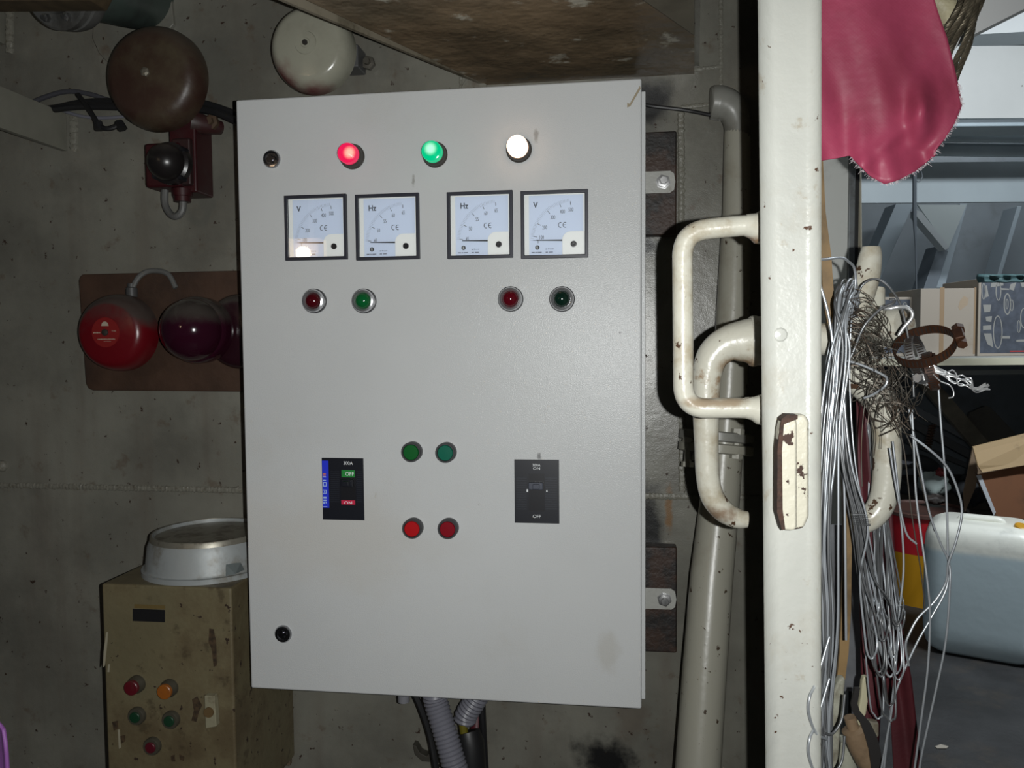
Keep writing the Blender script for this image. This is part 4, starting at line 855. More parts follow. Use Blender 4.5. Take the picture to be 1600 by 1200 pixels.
for i, rows_ in enumerate([[(1528, -330), (1524, -180), (1516, -40), (1512, 0), (1500, 30), (1484, 55), (1474, 85), (1470, 150)], [(1530, -330), (1527, -180), (1522, -40), (1520, 0), (1508, 35), (1494, 60), (1482, 90), (1478, 150)], [(1533, -330), (1531, -180), (1530, -40), (1527, 5), (1517, 40), (1507, 68), (1492, 100), (1484, 150)],
                           [(1526, -330), (1520, -180), (1508, -40), (1503, 0), (1492, 25), (1482, 42), (1478, 60), (1465, 140)], [(1536, -330), (1535, -180), (1538, -40), (1534, 0), (1522, 30), (1514, 70), (1500, 105), (1490, 130)]]):
    rope('wire_rope', [(x, y, 0.84 + 0.006 * i) for x, y in rows_], 0.0028, 'twisted steel rope dangling behind the pink rag')

O('rope_hook', G().tube(spline(pp([(1531, -318, 0.935), (1531, -322, 0.88), (1531, -326, 0.83), (1531, -340, 0.825)])), 0.006, 10), steel, bpy.data.objects['trim_4'])
wb = thing('wire_bundle', P(1320, 470, 0.77), 'bundle of bright galvanised steel wires hanging from the door lever', 'wire bundle')
rnd = random.Random(11)
def wire(rows, r, mat, parent, name='wire', k=7): return O(name, G().tube(spline(pp(rows), k), r, 7), mat, parent, smooth=60)
wire([(1276, 1190, 0.72), (1283, 900, 0.72), (1306, 700, 0.72), (1302, 560, 0.72), (1296, 500, 0.72), (1283, 450, 0.72), (1270, 415, 0.72), (1273, 406, 0.72), (1290, 405, 0.725), (1315, 403, 0.74), (1327, 410, 0.75), (1335, 420, 0.76), (1336, 450, 0.765), (1322, 520, 0.75), (1316, 620, 0.745), (1320, 800, 0.745), (1322, 1000, 0.745)], 0.0012, galv, wb)
for i in range(26):            # dense left bundle
    x0 = rnd.uniform(1316, 1338); y0 = rnd.uniform(436, 470); a = rnd.gauss(0, 1)
    xm = 1298 + a * 9; xb_ = 1284 + a * 10 + rnd.uniform(-6, 6); Y = rnd.uniform(0.715, 0.765)
    wire([(x0 + 6, y0 + 30, 0.785), (x0, y0, 0.775), (x0 - 12, y0 + 22, Y + 0.01), (xm + 6, 560 + rnd.uniform(-15, 15), Y), (xm - 6 + rnd.uniform(-5, 5), 680, Y - 0.005), (xb_ + rnd.uniform(-4, 4), 840, Y - 0.008), (xb_ + rnd.uniform(-4, 4) + 3, 980, Y - 0.005), (xb_ * 0.4 + 0.6 * 1288 + rnd.uniform(-8, 8), 1110, Y), (1286 + rnd.uniform(-14, 14), 1230, Y)], rnd.choice((0.0009, 0.0011, 0.0012)), galv if rnd.random() < 0.55 else dullw, wb)
for i in range(22):            # second bundle swinging over the lever towards the rag stand
    Y = rnd.uniform(0.735, 0.775); a = rnd.gauss(0, 1); yb = rnd.uniform(960, 1130); xr = rnd.uniform(1352, 1400)
    x1 = 1318 + a * 7
    wire([(1332 + a * 4, 455 + rnd.uniform(-8, 8), 0.78), (1322 + a * 5, 500, Y), (x1 - 2, 600, Y), (x1 + 8 + rnd.uniform(-3, 3), 720, Y - 0.006), (x1 + 28 + rnd.uniform(-5, 8), 820, Y - 0.006), (0.5 * (x1 + 34) + 0.5 * xr - 10, 900, Y), (xr - rnd.uniform(2, 10), yb - 40, Y), (xr + 3, yb - 8, Y), (xr + 11, yb - 4, Y), (xr + 17, yb - 30, Y), (xr + rnd.uniform(4, 15), 930, Y + 0.03), (xr * 0.4 + 1368 * 0.6 + rnd.uniform(-5, 10), 780, 0.835), (1362 + rnd.uniform(-8, 16), 660, 0.835)], rnd.choice((0.0008, 0.001)), galv if rnd.random() < 0.35 else dullw, wb)
# long stray loops
wire([(1338, 470, 0.75), (1348, 445, 0.745), (1370, 436, 0.745), (1392, 452, 0.745), (1410, 485, 0.75), (1424, 560, 0.755), (1428, 620, 0.755)], 0.0010, dullw, wb)
wire([(1322, 575, 0.74), (1335, 545, 0.74), (1350, 510, 0.735), (1372, 486, 0.735), (1386, 478, 0.735), (1395, 474, 0.735), (1398, 468, 0.737), (1390, 468, 0.737)], 0.0013, dullw, wb)
wire([(1315, 562, 0.735), (1345, 570, 0.735), (1380, 586, 0.735), (1386, 594, 0.737), (1382, 604, 0.738), (1365, 616, 0.745), (1350, 622, 0.75)], 0.0012, galv, wb)
wire([(1425, 640, 0.76), (1428, 700, 0.76), (1432, 780, 0.76), (1448, 900, 0.755), (1453, 960, 0.755), (1450, 1040, 0.755), (1440, 1120, 0.755), (1425, 1230, 0.755)], 0.0010, galv, wb)
wire([(1420, 640, 0.765), (1436, 720, 0.765), (1452, 800, 0.765), (1470, 850, 0.765), (1483, 880, 0.765), (1484, 920, 0.762), (1478, 1000, 0.762), (1462, 1080, 0.762), (1440, 1180, 0.762), (1434, 1230, 0.762)], 0.0010, galv, wb)
wire([(1422, 680, 0.755), (1455, 705, 0.752), (1480, 730, 0.752), (1496, 765, 0.752), (1503, 800, 0.752), (1494, 845, 0.752), (1482, 880, 0.754), (1478, 910, 0.756), (1460, 940, 0.756), (1435, 965, 0.754), (1421, 990, 0.752), (1415, 1010, 0.752), (1420, 1040, 0.755)], 0.0011, galv, wb)
wire([(1466, 600, 0.77), (1470, 660, 0.77), (1478, 760, 0.77), (1481, 860, 0.77), (1480, 915, 0.768), (1455, 965, 0.764), (1430, 1010, 0.762), (1400, 1080, 0.76), (1390, 1130, 0.76), (1372, 1230, 0.76)], 0.0010, galv, wb)
wire([(1390, 700, 0.76), (1400, 760, 0.76), (1415, 830, 0.76), (1432, 850, 0.76)], 0.0010, galv, wb)
wire([(1395, 690, 0.765), (1405, 780, 0.765), (1412, 880, 0.765), (1405, 960, 0.765), (1398, 1060, 0.765), (1388, 1140, 0.765), (1378, 1230, 0.765)], 0.0010, galv, wb)
for yb in (1085, 1150):        # hooked ends curling over the door edge
    wire([(1296, yb - 90, 0.71), (1275, yb - 20, 0.70), (1265, yb + 5, 0.69), (1264, yb + 30, 0.69), (1275, yb + 60, 0.695), (1292, yb + 70, 0.705)], 0.0012, galv, wb)
    wire([(1288, yb + 60, 0.71), (1300, yb + 62, 0.715), (1315, yb + 40, 0.72), (1320, yb, 0.725)], 0.0012, dullw, wb)
tt = [P(1340 + 6 * math.cos(t * 0.8), 806 + t * 0.55, 0.725) for t in range(2)]
O('tie_wire', G().tube([P(1332 + (i % 2) * 28, 803 + i * 1.6, 0.728) for i in range(12)], 0.0009, 6), dullw, wb, label='wire wrap tying the strands')

# tangled binding wire
tg = thing('wire_tangle', P(1370, 560, 0.76), 'brown grey tangle of thin binding wire caught on the lever', 'wire tangle')
g = G(); rnd = random.Random(3)
for i in range(150):
    t = rnd.random(); cx, cy = 1345 + 62 * t + rnd.gauss(0, 12), 545 + 88 * t + rnd.gauss(0, 26)
    th = rnd.gauss(0.85, 0.7); L_ = rnd.uniform(14, 46); bend = rnd.gauss(0, 16); Y = rnd.uniform(0.735, 0.80)
    dx, dy = math.cos(th), math.sin(th)
    g.tube(spline([P(cx - dx * L_, cy - dy * L_, Y + rnd.gauss(0, 0.006)), P(cx - dx * L_ * 0.3 - dy * bend * 0.7, cy - dy * L_ * 0.3 + dx * bend * 0.7, Y), P(cx + dx * L_ * 0.4 - dy * bend, cy + dy * L_ * 0.4 + dx * bend, Y + rnd.gauss(0, 0.006)), P(cx + dx * L_ + rnd.gauss(0, 6), cy + dy * L_ + rnd.gauss(0, 6), Y + rnd.gauss(0, 0.008))], 5), rnd.uniform(0.00028, 0.0005), 4, cap=False)
for i in range(60):             # loops winding round the lever
    cx, cy = 1335 + rnd.uniform(-8, 30), 500 + rnd.uniform(-25, 60); a0 = rnd.uniform(0, 6.28); rr = rnd.uniform(14, 34); e_ = rnd.uniform(0.4, 0.9)
    rt_ = rnd.uniform(0.2, 0.9)
    pts_ = []
    for k in range(9):
        a = a0 + k * 0.45; px_, py_ = rr * math.cos(a), rr * e_ * math.sin(a)
        pts_.append(P(cx + px_ * math.cos(rt_) - py_ * math.sin(rt_), cy + px_ * math.sin(rt_) + py_ * math.cos(rt_), 0.755 + 0.02 * math.sin(a)))
    g.tube(pts_, rnd.uniform(0.00028, 0.00045), 4, cap=False)
O('strands', g, bindw, tg, kind='stuff')
for rows_ in ([(1385, 630, 0.77), (1410, 690, 0.77), (1424, 800, 0.77), (1440, 900, 0.77), (1446, 960, 0.77)], [(1395, 640, 0.775), (1425, 700, 0.775), (1448, 790, 0.775), (1460, 830, 0.775)], [(1360, 600, 0.75), (1350, 640, 0.75), (1346, 700, 0.75), (1347, 760, 0.75)]):
    wire(rows_, 0.0006, bindw, tg, 'strand')

# hose clamps
rusty = M('clamp_rust', (0.065, 0.026, 0.012), 0.55, 0.4, var=(0.4, 60), dirt=[((0.04, 0.015, 0.008), 40, 0.45, 0.65, 0.8)])
def clamp(c, ax, r, wd, mat, label, scr, group=None):
    t_ = thing('hose_clamp', c, label, 'hose clamp', group)
    ax = V(ax).normalized(); O('band', G().lathe([(r, -wd / 2), (r + 0.0008, -wd / 2), (r + 0.0008, wd / 2), (r, wd / 2), (r, -wd / 2)], c, ax, 48, cap=False), mat, t_)
    u = ax.orthogonal().normalized(); v2 = ax.cross(u); g = G()
    for k in range(44):
        a = 2 * math.pi * k / 44; d = u * math.cos(a) + v2 * math.sin(a); e_ = ax.cross(d)
        for rr in (r - 0.0004, r + 0.0010): g.obox(c + d * rr, d * 0.0003, e_ * 0.0005, ax * wd * 0.33)
    O('slots', g, M('clamp_slot', (0.015, 0.008, 0.005), 0.8), t_, kind='stuff', smooth=0)
    d = (V(scr) - c); d = (d - ax * d.dot(ax)).normalized(); e_ = ax.cross(d)
    O('screw_housing', G().obox(c + d * (r + 0.004), d * 0.0038, e_ * 0.007, ax * wd * 0.6), mat, t_, bevel=0.001)
    O('screw', G().lathe([(0.0042, -0.012), (0.0042, 0.010), (0.0055, 0.010), (0.0055, 0.015)], c + d * (r + 0.0045), e_, 6), mat, t_)
clamp(P(1444, 541, 0.74), V((-0.42, -0.45, 0.78)), 0.0245, 0.009, rusty, 'large rusty hose clamp hanging in the wire tangle', P(1484, 552, 0.74))
clamp(P(1432, 556, 0.755), V((0.75, -0.55, 0.25)), 0.0175, 0.008, steel, 'small bright steel hose clamp below the rusty one', P(1424, 590, 0.755))
clamp(P(1455, 580, 0.765), V((0.8, -0.35, 0.2)), 0.017, 0.008, rusty, 'small rusty hose clamp overlapping the bright one', P(1478, 575, 0.765))
# twisted foil-bright strands
sw = thing('bright_wire', P(1466, 578, 0.75), 'bright white crinkled wire strands sticking out below the hose clamps', 'wire')
brw = M('bright_strand', (0.85, 0.86, 0.86), 0.3, 0.7)
rnd = random.Random(9)
for i in range(8):
    y0 = 574 + i * 1.6
    rows_ = [(1452, y0 - 6, 0.75), (1464 + i, y0, 0.748)] + [(1464 + k * 13 + rnd.gauss(0, 2), y0 + k * 4.5 + rnd.gauss(0, 4), 0.748 + rnd.gauss(0, 0.003)) for k in range(1, 5)] + [(1524 + rnd.gauss(0, 3), 608 + rnd.gauss(0, 2), 0.748), (1546 + rnd.gauss(0, 3), 605 + rnd.gauss(0, 4), 0.748)]
    wire(rows_, 0.0006, brw, sw, 'strand', 4)
wire([(1458, 585, 0.748), (1470, 596, 0.748), (1484, 602, 0.748), (1490, 612, 0.748), (1489, 620, 0.748), (1482, 622, 0.748)], 0.0006, brw, sw, 'strand')
wire([(1375, 480, 0.74), (1390, 482, 0.74), (1402, 480, 0.738), (1416, 480, 0.738), (1425, 488, 0.738), (1424, 498, 0.738), (1412, 512, 0.74), (1404, 524, 0.742)], 0.0016, brw, sw, 'strand')

# straps and sticks behind the wires
tanm = M('tan_leather', (0.19, 0.12, 0.05), 0.55, var=(0.3, 20), dirt=[((0.08, 0.05, 0.02), 12, 0.5, 0.7, 0.8)])
def ribbon(rows, Y, th=0.004):   # rows: (y, xl, xr)
    L_ = [P(xl, y, Y) for y, xl, xr in rows]; R_ = [P(xr, y, Y) for y, xl, xr in rows]
    g = G(); n = len(rows); e_ = V((0, th, 0)); vs = L_ + R_ + [p + e_ for p in L_] + [p + e_ for p in R_]; fs = []
    for i in range(n - 1):
        fs += [(i, i + 1, n + i + 1, n + i), (2 * n + i, 3 * n + i, 3 * n + i + 1, 2 * n + i + 1), (i, 2 * n + i, 2 * n + i + 1, i + 1), (n + i, n + i + 1, 3 * n + i + 1, 3 * n + i)]
    fs += [(0, n, 3 * n, 2 * n), (n - 1, 3 * n - 1, 4 * n - 1, 2 * n - 1)]
    return g.add(vs, fs)
plain('strap', ribbon([(250, 1276, 1286), (330, 1281, 1290), (400, 1283, 1299), (460, 1286, 1303), (520, 1294, 1306), (600, 1305, 1314), (700, 1312, 1322), (760, 1316, 1328), (850, 1318, 1331), (950, 1315, 1330), (1020, 1312, 1326), (1080, 1306, 1318)], 0.80), tanm, 'long tan leather strap hanging behind the steel wires', 'strap', smooth=60)
mar = M('cloth_maroon', (0.065, 0.008, 0.012), 0.6, var=(0.25, 10), bump=(300, 0.15))
plain('strap', clothg([(560, 1336, 1356), (700, 1340, 1370), (850, 1344, 1384), (950, 1343, 1380), (1060, 1346, 1378), (1165, 1352, 1372)], 0.845, 0.8, nu=12, amp=0.004, seed=4), mar, 'narrow maroon cloth strip hanging behind the wires', 'cloth strip', solid=0.002)
plain('strap', clothg([(620, 1362, 1376), (800, 1372, 1394), (900, 1370, 1400), (1000, 1374, 1413), (1060, 1384, 1424), (1130, 1392, 1432), (1270, 1400, 1446)], 0.86, 0.8, nu=12, amp=0.004, seed=6), mar, 'wide maroon cloth strip reaching the lowest behind the wires', 'cloth strip', solid=0.002)
dirtyw = M('dirty_white', (0.36, 0.36, 0.29), 0.5, dirt=[((0.10, 0.075, 0.045), 16, 0.42, 0.65, 0.85)], bump=(60, 0.2))
plain('wooden_paddle', ribbon([(1060, 1312, 1322), (1085, 1300, 1320), (1110, 1294, 1318), (1140, 1288, 1314), (1180, 1286, 1312), (1240, 1284, 1312)], 0.79, 0.012), dirtyw, 'paint-caked flat wooden paddle below the tan strap', 'paddle', smooth=0, bevel=0.003)
plain('wooden_stick', ribbon([(1058, 1349, 1357), (1066, 1347, 1359), (1090, 1345, 1358), (1116, 1340, 1354), (1135, 1334, 1346)], 0.80, 0.008), M('stick_cream', (0.45, 0.42, 0.28), 0.5), 'short cream stick with rounded top by the maroon strip', 'stick', smooth=0, bevel=0.002)
plain('strap', ribbon([(1075, 1336, 1344), (1100, 1330, 1340), (1112, 1332, 1344), (1130, 1345, 1360), (1150, 1352, 1370), (1172, 1358, 1376), (1230, 1366, 1384)], 0.785, 0.003), M('strap_black', (0.02, 0.018, 0.017), 0.5), 'black rubber strap crossing the cream stick', 'strap', smooth=0)
plain('paint_brush', G().tube(spline(pp([(1328, 1120, 0.80), (1334, 1140, 0.80), (1344, 1165, 0.80), (1356, 1190, 0.80), (1372, 1240, 0.80)])), [0.006] * 8 + [0.012] * 8 + [0.012] * 8 + [0.011] * 9, 14), M('brush_brown', (0.22, 0.15, 0.09), 0.5, dirt=[((0.08, 0.05, 0.03), 20, 0.45, 0.65, 0.8), ((0.5, 0.46, 0.36), 30, 0.6, 0.7, 0.8)]), 'dirty brown brush handle under the black strap', 'brush')
plain('pipe_offcut', G().tube(pp([(1322, 1155, 0.83), (1326, 1250, 0.83)]), 0.010, 16), dirtyw, 'dirty white tube standing behind the brush handle', 'tube')
plain('door_stop', G().prism(pp([(1357, 1128, 0.82), (1374, 1130, 0.82), (1374, 1152, 0.82), (1366, 1155, 0.82)]), (0, 0.01, 0)), dirtyw, 'white plastic block behind the black strap', 'block', bevel=0.002)
g = G()
plain('metal_sheet', ribbon([(820, 1292, 1322), (900, 1294, 1345), (1000, 1296, 1346), (1080, 1300, 1345)], 1.0, 0.003), M('sheet_grey', (0.3, 0.31, 0.33), 0.35, 0.5, var=(0.3, 12)), 'grey metal sheet behind the wire bundle', 'sheet', smooth=0)

# ------------------------------------------------------------------ store room beyond the doorway
NH = V((FWD.x, FWD.y, 0)).normalized(); RH = V((NH.y, -NH.x, 0))
def PV(px, py, D):              # point seen at a pixel, on an upright plane D metres into the store room
    d = ray(px, py); return V((0, 0, CZ)) + d * (D / d.dot(NH))
def slab(x0, y0, x1, y1, D, dep):   # upright slab, face on that plane
    a, b = PV(x0, y1, D), PV(x1, y0, D); ra, rb_ = a.dot(RH), b.dot(RH)
    def q(r, n, z): return RH * r + NH * n + V((0, 0, z))
    return G().prism([q(ra, D, a.z), q(rb_, D, a.z), q(rb_, D, b.z), q(ra, D, b.z)], NH * dep)
def vpoly(pix, D, dep): return G().prism([PV(x, y, D) for x, y in pix], NH * dep)
hullp = M('store_wall_paint', (0.19, 0.215, 0.235), 0.5, var=(0.1, 3), dirt=[((0.1, 0.1, 0.1), 4, 0.5, 0.75, 0.5)])
beamp = M('store_beam_paint', (0.36, 0.365, 0.355), 0.45, var=(0.05, 3), spots=[((0.06, 0.05, 0.045), 22, 0.735, 0.015)])
bluep = M('store_blue_grey', (0.24, 0.29, 0.32), 0.45, var=(0.08, 5))
O('wall_far', G().prism([RH * -0.6 + NH * 4.3, RH * 5 + NH * 4.3, RH * 5 + NH * 4.3 + V((0, 0, 2.6)), RH * -0.6 + NH * 4.3 + V((0, 0, 2.6))], NH * 0.02), hullp, kind='structure', smooth=0)
O('wall_left', G().bx(0.30, 0.31, YW + 0.05, 4.2, 0, 2.6), hullp, kind='structure', smooth=0)
plain('deck_beam', slab(1250, 68, 2000, 187, 3.0, 0.02), beamp, 'broad pale grey deck beam web under the store room ceiling', 'beam', smooth=0)
plain('deck_beam', slab(1250, 38, 2000, 64, 3.5, 0.02), M('beam_grey', (0.33, 0.34, 0.34), 0.5), 'narrow grey beam above the broad pale deck beam', 'beam', smooth=0)  # one even grey for the narrow beam
plain('beam_flange', slab(1250, 187, 2000, 200, 2.97, 0.14), bluep, 'blue grey bottom flange of the broad pale deck beam', 'beam', bevel=0.004, smooth=0)
def hpipe(y, D, r, label): return plain('overhead_pipe', G().tube([PV(1250, y, D), PV(2000, y + 8, D)], r, 20), bluep, label, 'pipe')
hpipe(211, 3.2, 0.022, 'upper thin blue grey pipe under the pale deck beam'); hpipe(229, 3.25, 0.033, 'lower thick blue grey pipe under the pale deck beam')
plain('deck_beam', slab(1250, 249, 2000, 318, 3.35, 0.02), M('beam_blue', (0.27, 0.31, 0.33), 0.5, var=(0.06, 4)), 'blue grey beam web below the two overhead pipes', 'beam', smooth=0)
sf = M('stiffener_blue', (0.25, 0.29, 0.32), 0.45); sfd = M('stiffener_dark', (0.12, 0.14, 0.16), 0.5)
for pix, D, mt, lb in (([(1500, 318), (1512, 318), (1476, 450), (1462, 450)], 4.05, sf, 'slanting frame bar rising behind the plain carton'),
                       ([(1590, 322), (1597, 322), (1562, 440), (1555, 440)], 4.05, sf, 'thin slanting frame bar rising behind the printed carton'),
                       ([(1400, 318), (1428, 318), (1376, 435), (1350, 435)], 4.05, sf, 'wide slanting frame bar beside the hanging rod'),
                       ([(1466, 384), (1482, 392), (1460, 460), (1440, 460)], 4.0, sfd, 'short dark slanting frame bar under the diagonal bracket')):
    plain('frame_bar', vpoly(pix, D, 0.12), mt, lb, 'frame bar', bevel=0.003, smooth=0)
plain('diagonal_bracket', vpoly([(1432, 328), (1440, 331), (1483, 386), (1477, 391), (1432, 338)], 3.9, 0.06), M('bracket_light', (0.3, 0.32, 0.33), 0.5), 'pale diagonal bracket bar between the slanting frame bars', 'bracket', smooth=0)
plain('gusset_plate', vpoly([(1434, 320), (1510, 320), (1482, 388)], 3.96, 0.01), M('gusset_grey', (0.3, 0.33, 0.33), 0.5), 'light grey triangular gusset plate above the diagonal bracket', 'gusset', smooth=0)
plain('hanging_rod', G().tube([PV(1429, 262, 3.0), PV(1429, 340, 3.0), PV(1431, 385, 3.0), PV(1432, 460, 3.0)], [0.008, 0.008, 0.004, 0.003], 8).tube(spline([PV(1431, 262, 3.0), PV(1438, 266, 3.0), PV(1441, 276, 3.0), PV(1436, 284, 3.0), PV(1431, 282, 3.0)]), 0.002, 6), M('rod_dark', (0.05, 0.06, 0.07), 0.5), 'thin dark rod hanging from the beam by the pink rag', 'rod')
# shelf
shm = M('shelf_cream', (0.50, 0.475, 0.36), 0.5, spots=[((0.1, 0.07, 0.04), 40, 0.7, 0.03)])
sh = thing('shelf', PV(1560, 560, 2.8), 'cream edged steel shelf carrying the cartons in the store room', 'shelf')
O('lip', slab(1262, 555, 2050, 573, 2.78, 0.01), shm, sh, smooth=0)
zs = PV(1560, 555, 2.78).z
def box3(r0, r1, n0, n1, z0, z1):
    return G().prism([RH * r0 + NH * n0 + V((0, 0, z0)), RH * r1 + NH * n0 + V((0, 0, z0)), RH * r1 + NH * n1 + V((0, 0, z0)), RH * r0 + NH * n1 + V((0, 0, z0))], (0, 0, z1 - z0))
rL, rR = PV(1262, 555, 2.78).dot(RH), PV(2050, 555, 2.78).dot(RH)
O('board', box3(rL, rR, 2.79, 4.28, zs - 0.016, zs - 0.004), M('shelf_grey', (0.3, 0.31, 0.3), 0.5), sh, smooth=0)  # stretched sideways and back to the far wall to keep the space below dark
O('rail', slab(1262, 574, 2050, 588, 2.83, 0.02), M('shelf_rail', (0.16, 0.17, 0.165), 0.5), sh, smooth=0)
for r in (rL + 0.01, rR - 0.04):
    for n in (2.86, 4.2): O('leg', box3(r, r + 0.03, n, n + 0.03, 0, zs - 0.016), MATS['shelf_rail'], sh, smooth=0)
# cartons
card = M('carton_kraft', (0.29, 0.25, 0.205), 0.75, dirt=[((0.22, 0.16, 0.1), 9, 0.55, 0.75, 0.5)])
tape = M('carton_tape', (0.25, 0.17, 0.10), 0.5)
def carton(x0, y0, x1, D, dep, label, m=card):
    t_ = thing('carton', PV((x0 + x1) / 2, 554, D), label, 'carton'); a, b = PV(x0, 554, D), PV(x1, y0, D)
    t_.location.z = zs - 0.004; LOC[t_.name] = t_.location.copy()
    O('box', box3(a.dot(RH), b.dot(RH), D, D + dep, zs - 0.004, b.z), m, t_, bevel=0.002, smooth=0); return t_
c1 = carton(1437, 450, 1526, 2.84, 0.24, 'plain kraft carton with brown tape on the cream shelf')
O('tape_strip', slab(1467, 449, 1476, 553, 2.8395, 0.0005), tape, c1, smooth=0)
O('tape_strip', slab(1520.5, 449, 1525.5, 553, 2.8395, 0.0005), tape, c1, smooth=0)
O('stain', vpoly([(1500, 470), (1506, 462), (1513, 466), (1512, 476), (1500, 485), (1497, 480)], 2.8396, 0.0003), M('stain_brown', (0.3, 0.23, 0.16), 0.8), c1, smooth=0)
c2 = carton(1527, 434, 1690, 2.84, 0.24, 'carton printed with dark machine part pictures on the cream shelf')
prd = M('print_slate', (0.052, 0.06, 0.078), 0.6, var=(0.25, 30)); prl = M('print_pale', (0.23, 0.225, 0.21), 0.6)
O('printed_panel', slab(1531, 438, 1688, 552, 2.8395, 0.0005), prd, c2, smooth=0)
def ring2(cx, cy, rx, ry, wd, D=2.839):
    g = G(); n = 24; vs = []
    for k in range(n):
        a = 2 * math.pi * k / n; vs += [PV(cx + rx * math.cos(a), cy + ry * math.sin(a), D), PV(cx + max(0.1, rx - wd) * math.cos(a), cy + max(0.1, ry - wd) * math.sin(a), D)]
    return g.add(vs, [(2 * k, 2 * k + 1, (2 * k + 3) % (2 * n), (2 * k + 2) % (2 * n)) for k in range(n)])
for a in ((1559, 519, 7.5, 26, 1.6), (1574, 475, 6, 17, 2), (1573.5, 475, 2.4, 8, 1.4), (1581, 477, 3, 9, 1.2), (1560, 455, 4.5, 15, 1.6), (1537, 455, 3.5, 13, 1.6), (1600, 497, 6, 16, 1.6), (1592, 510, 3, 10, 1.2), (1635, 500, 10, 26, 2), (1612, 460, 6, 14, 1.6)):
    O('part_picture', ring2(*a), prl, c2, smooth=0)
for pix in ([(1549, 442), (1567, 439), (1568, 446), (1548, 449)], [(1579, 444), (1588, 441), (1584, 454), (1577, 452)], [(1538, 447), (1542, 446), (1545, 463), (1540, 465)], [(1536, 476), (1549, 476), (1547, 487), (1538, 488)], [(1540, 495), (1550, 494), (1549, 503), (1541, 502)],
            [(1536, 509), (1549, 508), (1549, 515), (1536, 516)], [(1537, 521), (1549, 521), (1552, 543), (1543, 538)], [(1564, 525), (1578, 525), (1578, 529), (1564, 529)], [(1563, 450), (1577, 451), (1577, 453), (1563, 453)], [(1588, 531), (1604, 530), (1604, 534), (1588, 534)], [(1594, 441), (1606, 439), (1606, 448), (1597, 449)]):
    O('part_picture', vpoly(pix, 2.839, 0.0002), prl, c2, smooth=0)
O('red_line', slab(1578, 547, 1688, 550, 2.839, 0.0003), M('print_red', (0.3, 0.03, 0.03), 0.6), c2, smooth=0)
c3 = carton(1380, 464, 1426, 2.90, 0.2, 'narrow printed carton next to the plain kraft one')
O('printed_panel', slab(1382, 468, 1422, 552, 2.8995, 0.0005), prd, c3, smooth=0)
for a in ((1406, 500, 6, 18, 1.6), (1414, 480, 4, 8, 1.4)): O('part_picture', ring2(*a, D=2.899), prl, c3, smooth=0)
plain('tarpaulin', clothg([(429, 1527, 1640), (434, 1526, 1640), (441, 1528, 1640)], 2.72, 3, nu=30, sub=3, amp=0.01, seed=3), M('tarp_teal', (0.04, 0.085, 0.09), 0.7), 'crumpled teal tarpaulin edge along the printed carton top', 'tarpaulin', solid=0.004)

# can, drum, pail
def rrect(hx, hy, r, n=6):
    out = []
    for (sx, sy, a0) in ((1, 1, 0), (-1, 1, 90), (-1, -1, 180), (1, -1, 270)):
        for k in range(n + 1):
            a = math.radians(a0 + 90 * k / n); out.append((sx * (hx - r) + r * math.cos(a), sy * (hy - r) + r * math.sin(a)))
    return out
cl = PV(1456, 935, 2.52); yaw = math.radians(-24)
can_c = V((cl.x + 0.165, cl.y + 0.03, 0))
can = thing('jerrycan', can_c, 'translucent white plastic jerrycan half filled with bluish liquid on the deck', 'jerrycan')
ca, cb2 = V((math.cos(yaw), math.sin(yaw), 0)), V((-math.sin(yaw), math.cos(yaw), 0))
zc = PV(1500, 822, 2.45).z
prof = [(0.0, 0.70), (0.01, 0.80), (0.035, 0.89), (0.075, 0.95), (0.14, 0.99), (0.22, 1.0), (0.55, 1.0), (0.84, 0.99), (0.90, 0.975), (0.94, 0.93), (0.975, 0.85), (1.0, 0.72)]
g = G(); n = 0; vs = []; fs = []
for t, sc in prof:
    ring = rrect(0.165 * sc, 0.13 * sc, 0.055 * sc); n = len(ring)
    vs += [can_c + ca * a + cb2 * b + V((0, 0, t * zc if t > 0.05 else t * zc)) for a, b in ring]
for i in range(len(prof) - 1):
    fs += [(i * n + j, i * n + (j + 1) % n, (i + 1) * n + (j + 1) % n, (i + 1) * n + j) for j in range(n)]
fs += [tuple(range(n - 1, -1, -1)), tuple(range((len(prof) - 1) * n, len(prof) * n))]
zliq = PV(1500, 868, 2.42).z
canm = M('can_plastic', (0.80, 0.80, 0.72), 0.35, band=(zliq, 0.012, (0.46, 0.55, 0.58)), dirt=[((0.2, 0.22, 0.22), 6, 0.5, 0.75, 0.55)], bump=(10, 0.04))
O('body', g.add(vs, fs), canm, can, smooth=60)
tp = can_c + V((0, 0, zc))
O('handle', G().tube(fillet([tp + ca * -0.07 + V((0, 0, -0.02)), tp + ca * -0.06 + V((0, 0, 0.004)), tp + ca * 0.05 + V((0, 0, 0.004)), tp + ca * 0.06 + V((0, 0, -0.02))], 0.03), 0.013, 12), canm, can)
O('cap', G().lathe([(0.028, 0), (0.028, 0.024), (0.024, 0.028), (0, 0.028)], tp + ca * 0.105 + cb2 * -0.05 + V((0, 0, -0.022)), (0.25, -0.25, 1), 24), M('cap_yellow', (0.6, 0.3, 0.02), 0.4), can, label='orange yellow screw cap')
pl_ = PZ(1441, 952, 0)
pc_ = V((pl_.x + 0.055, pl_.y + 0.14, 0)); pr = 0.15
pail = thing('paint_pail', pc_, 'red and yellow steel pail with a brown lid behind the white jerrycan', 'pail')
zp_ = PV(1440, 796, 3.08).z; zm = PV(1440, 858, 3.02).z
O('lower_body', G().lathe([(pr * 0.94, 0), (pr * 0.98, zm)], pc_, (0, 0, 1), 40), M('pail_yellow', (0.55, 0.27, 0.01), 0.4, dirt=[((0.1, 0.06, 0.02), 9, 0.55, 0.75, 0.5)]), pail)
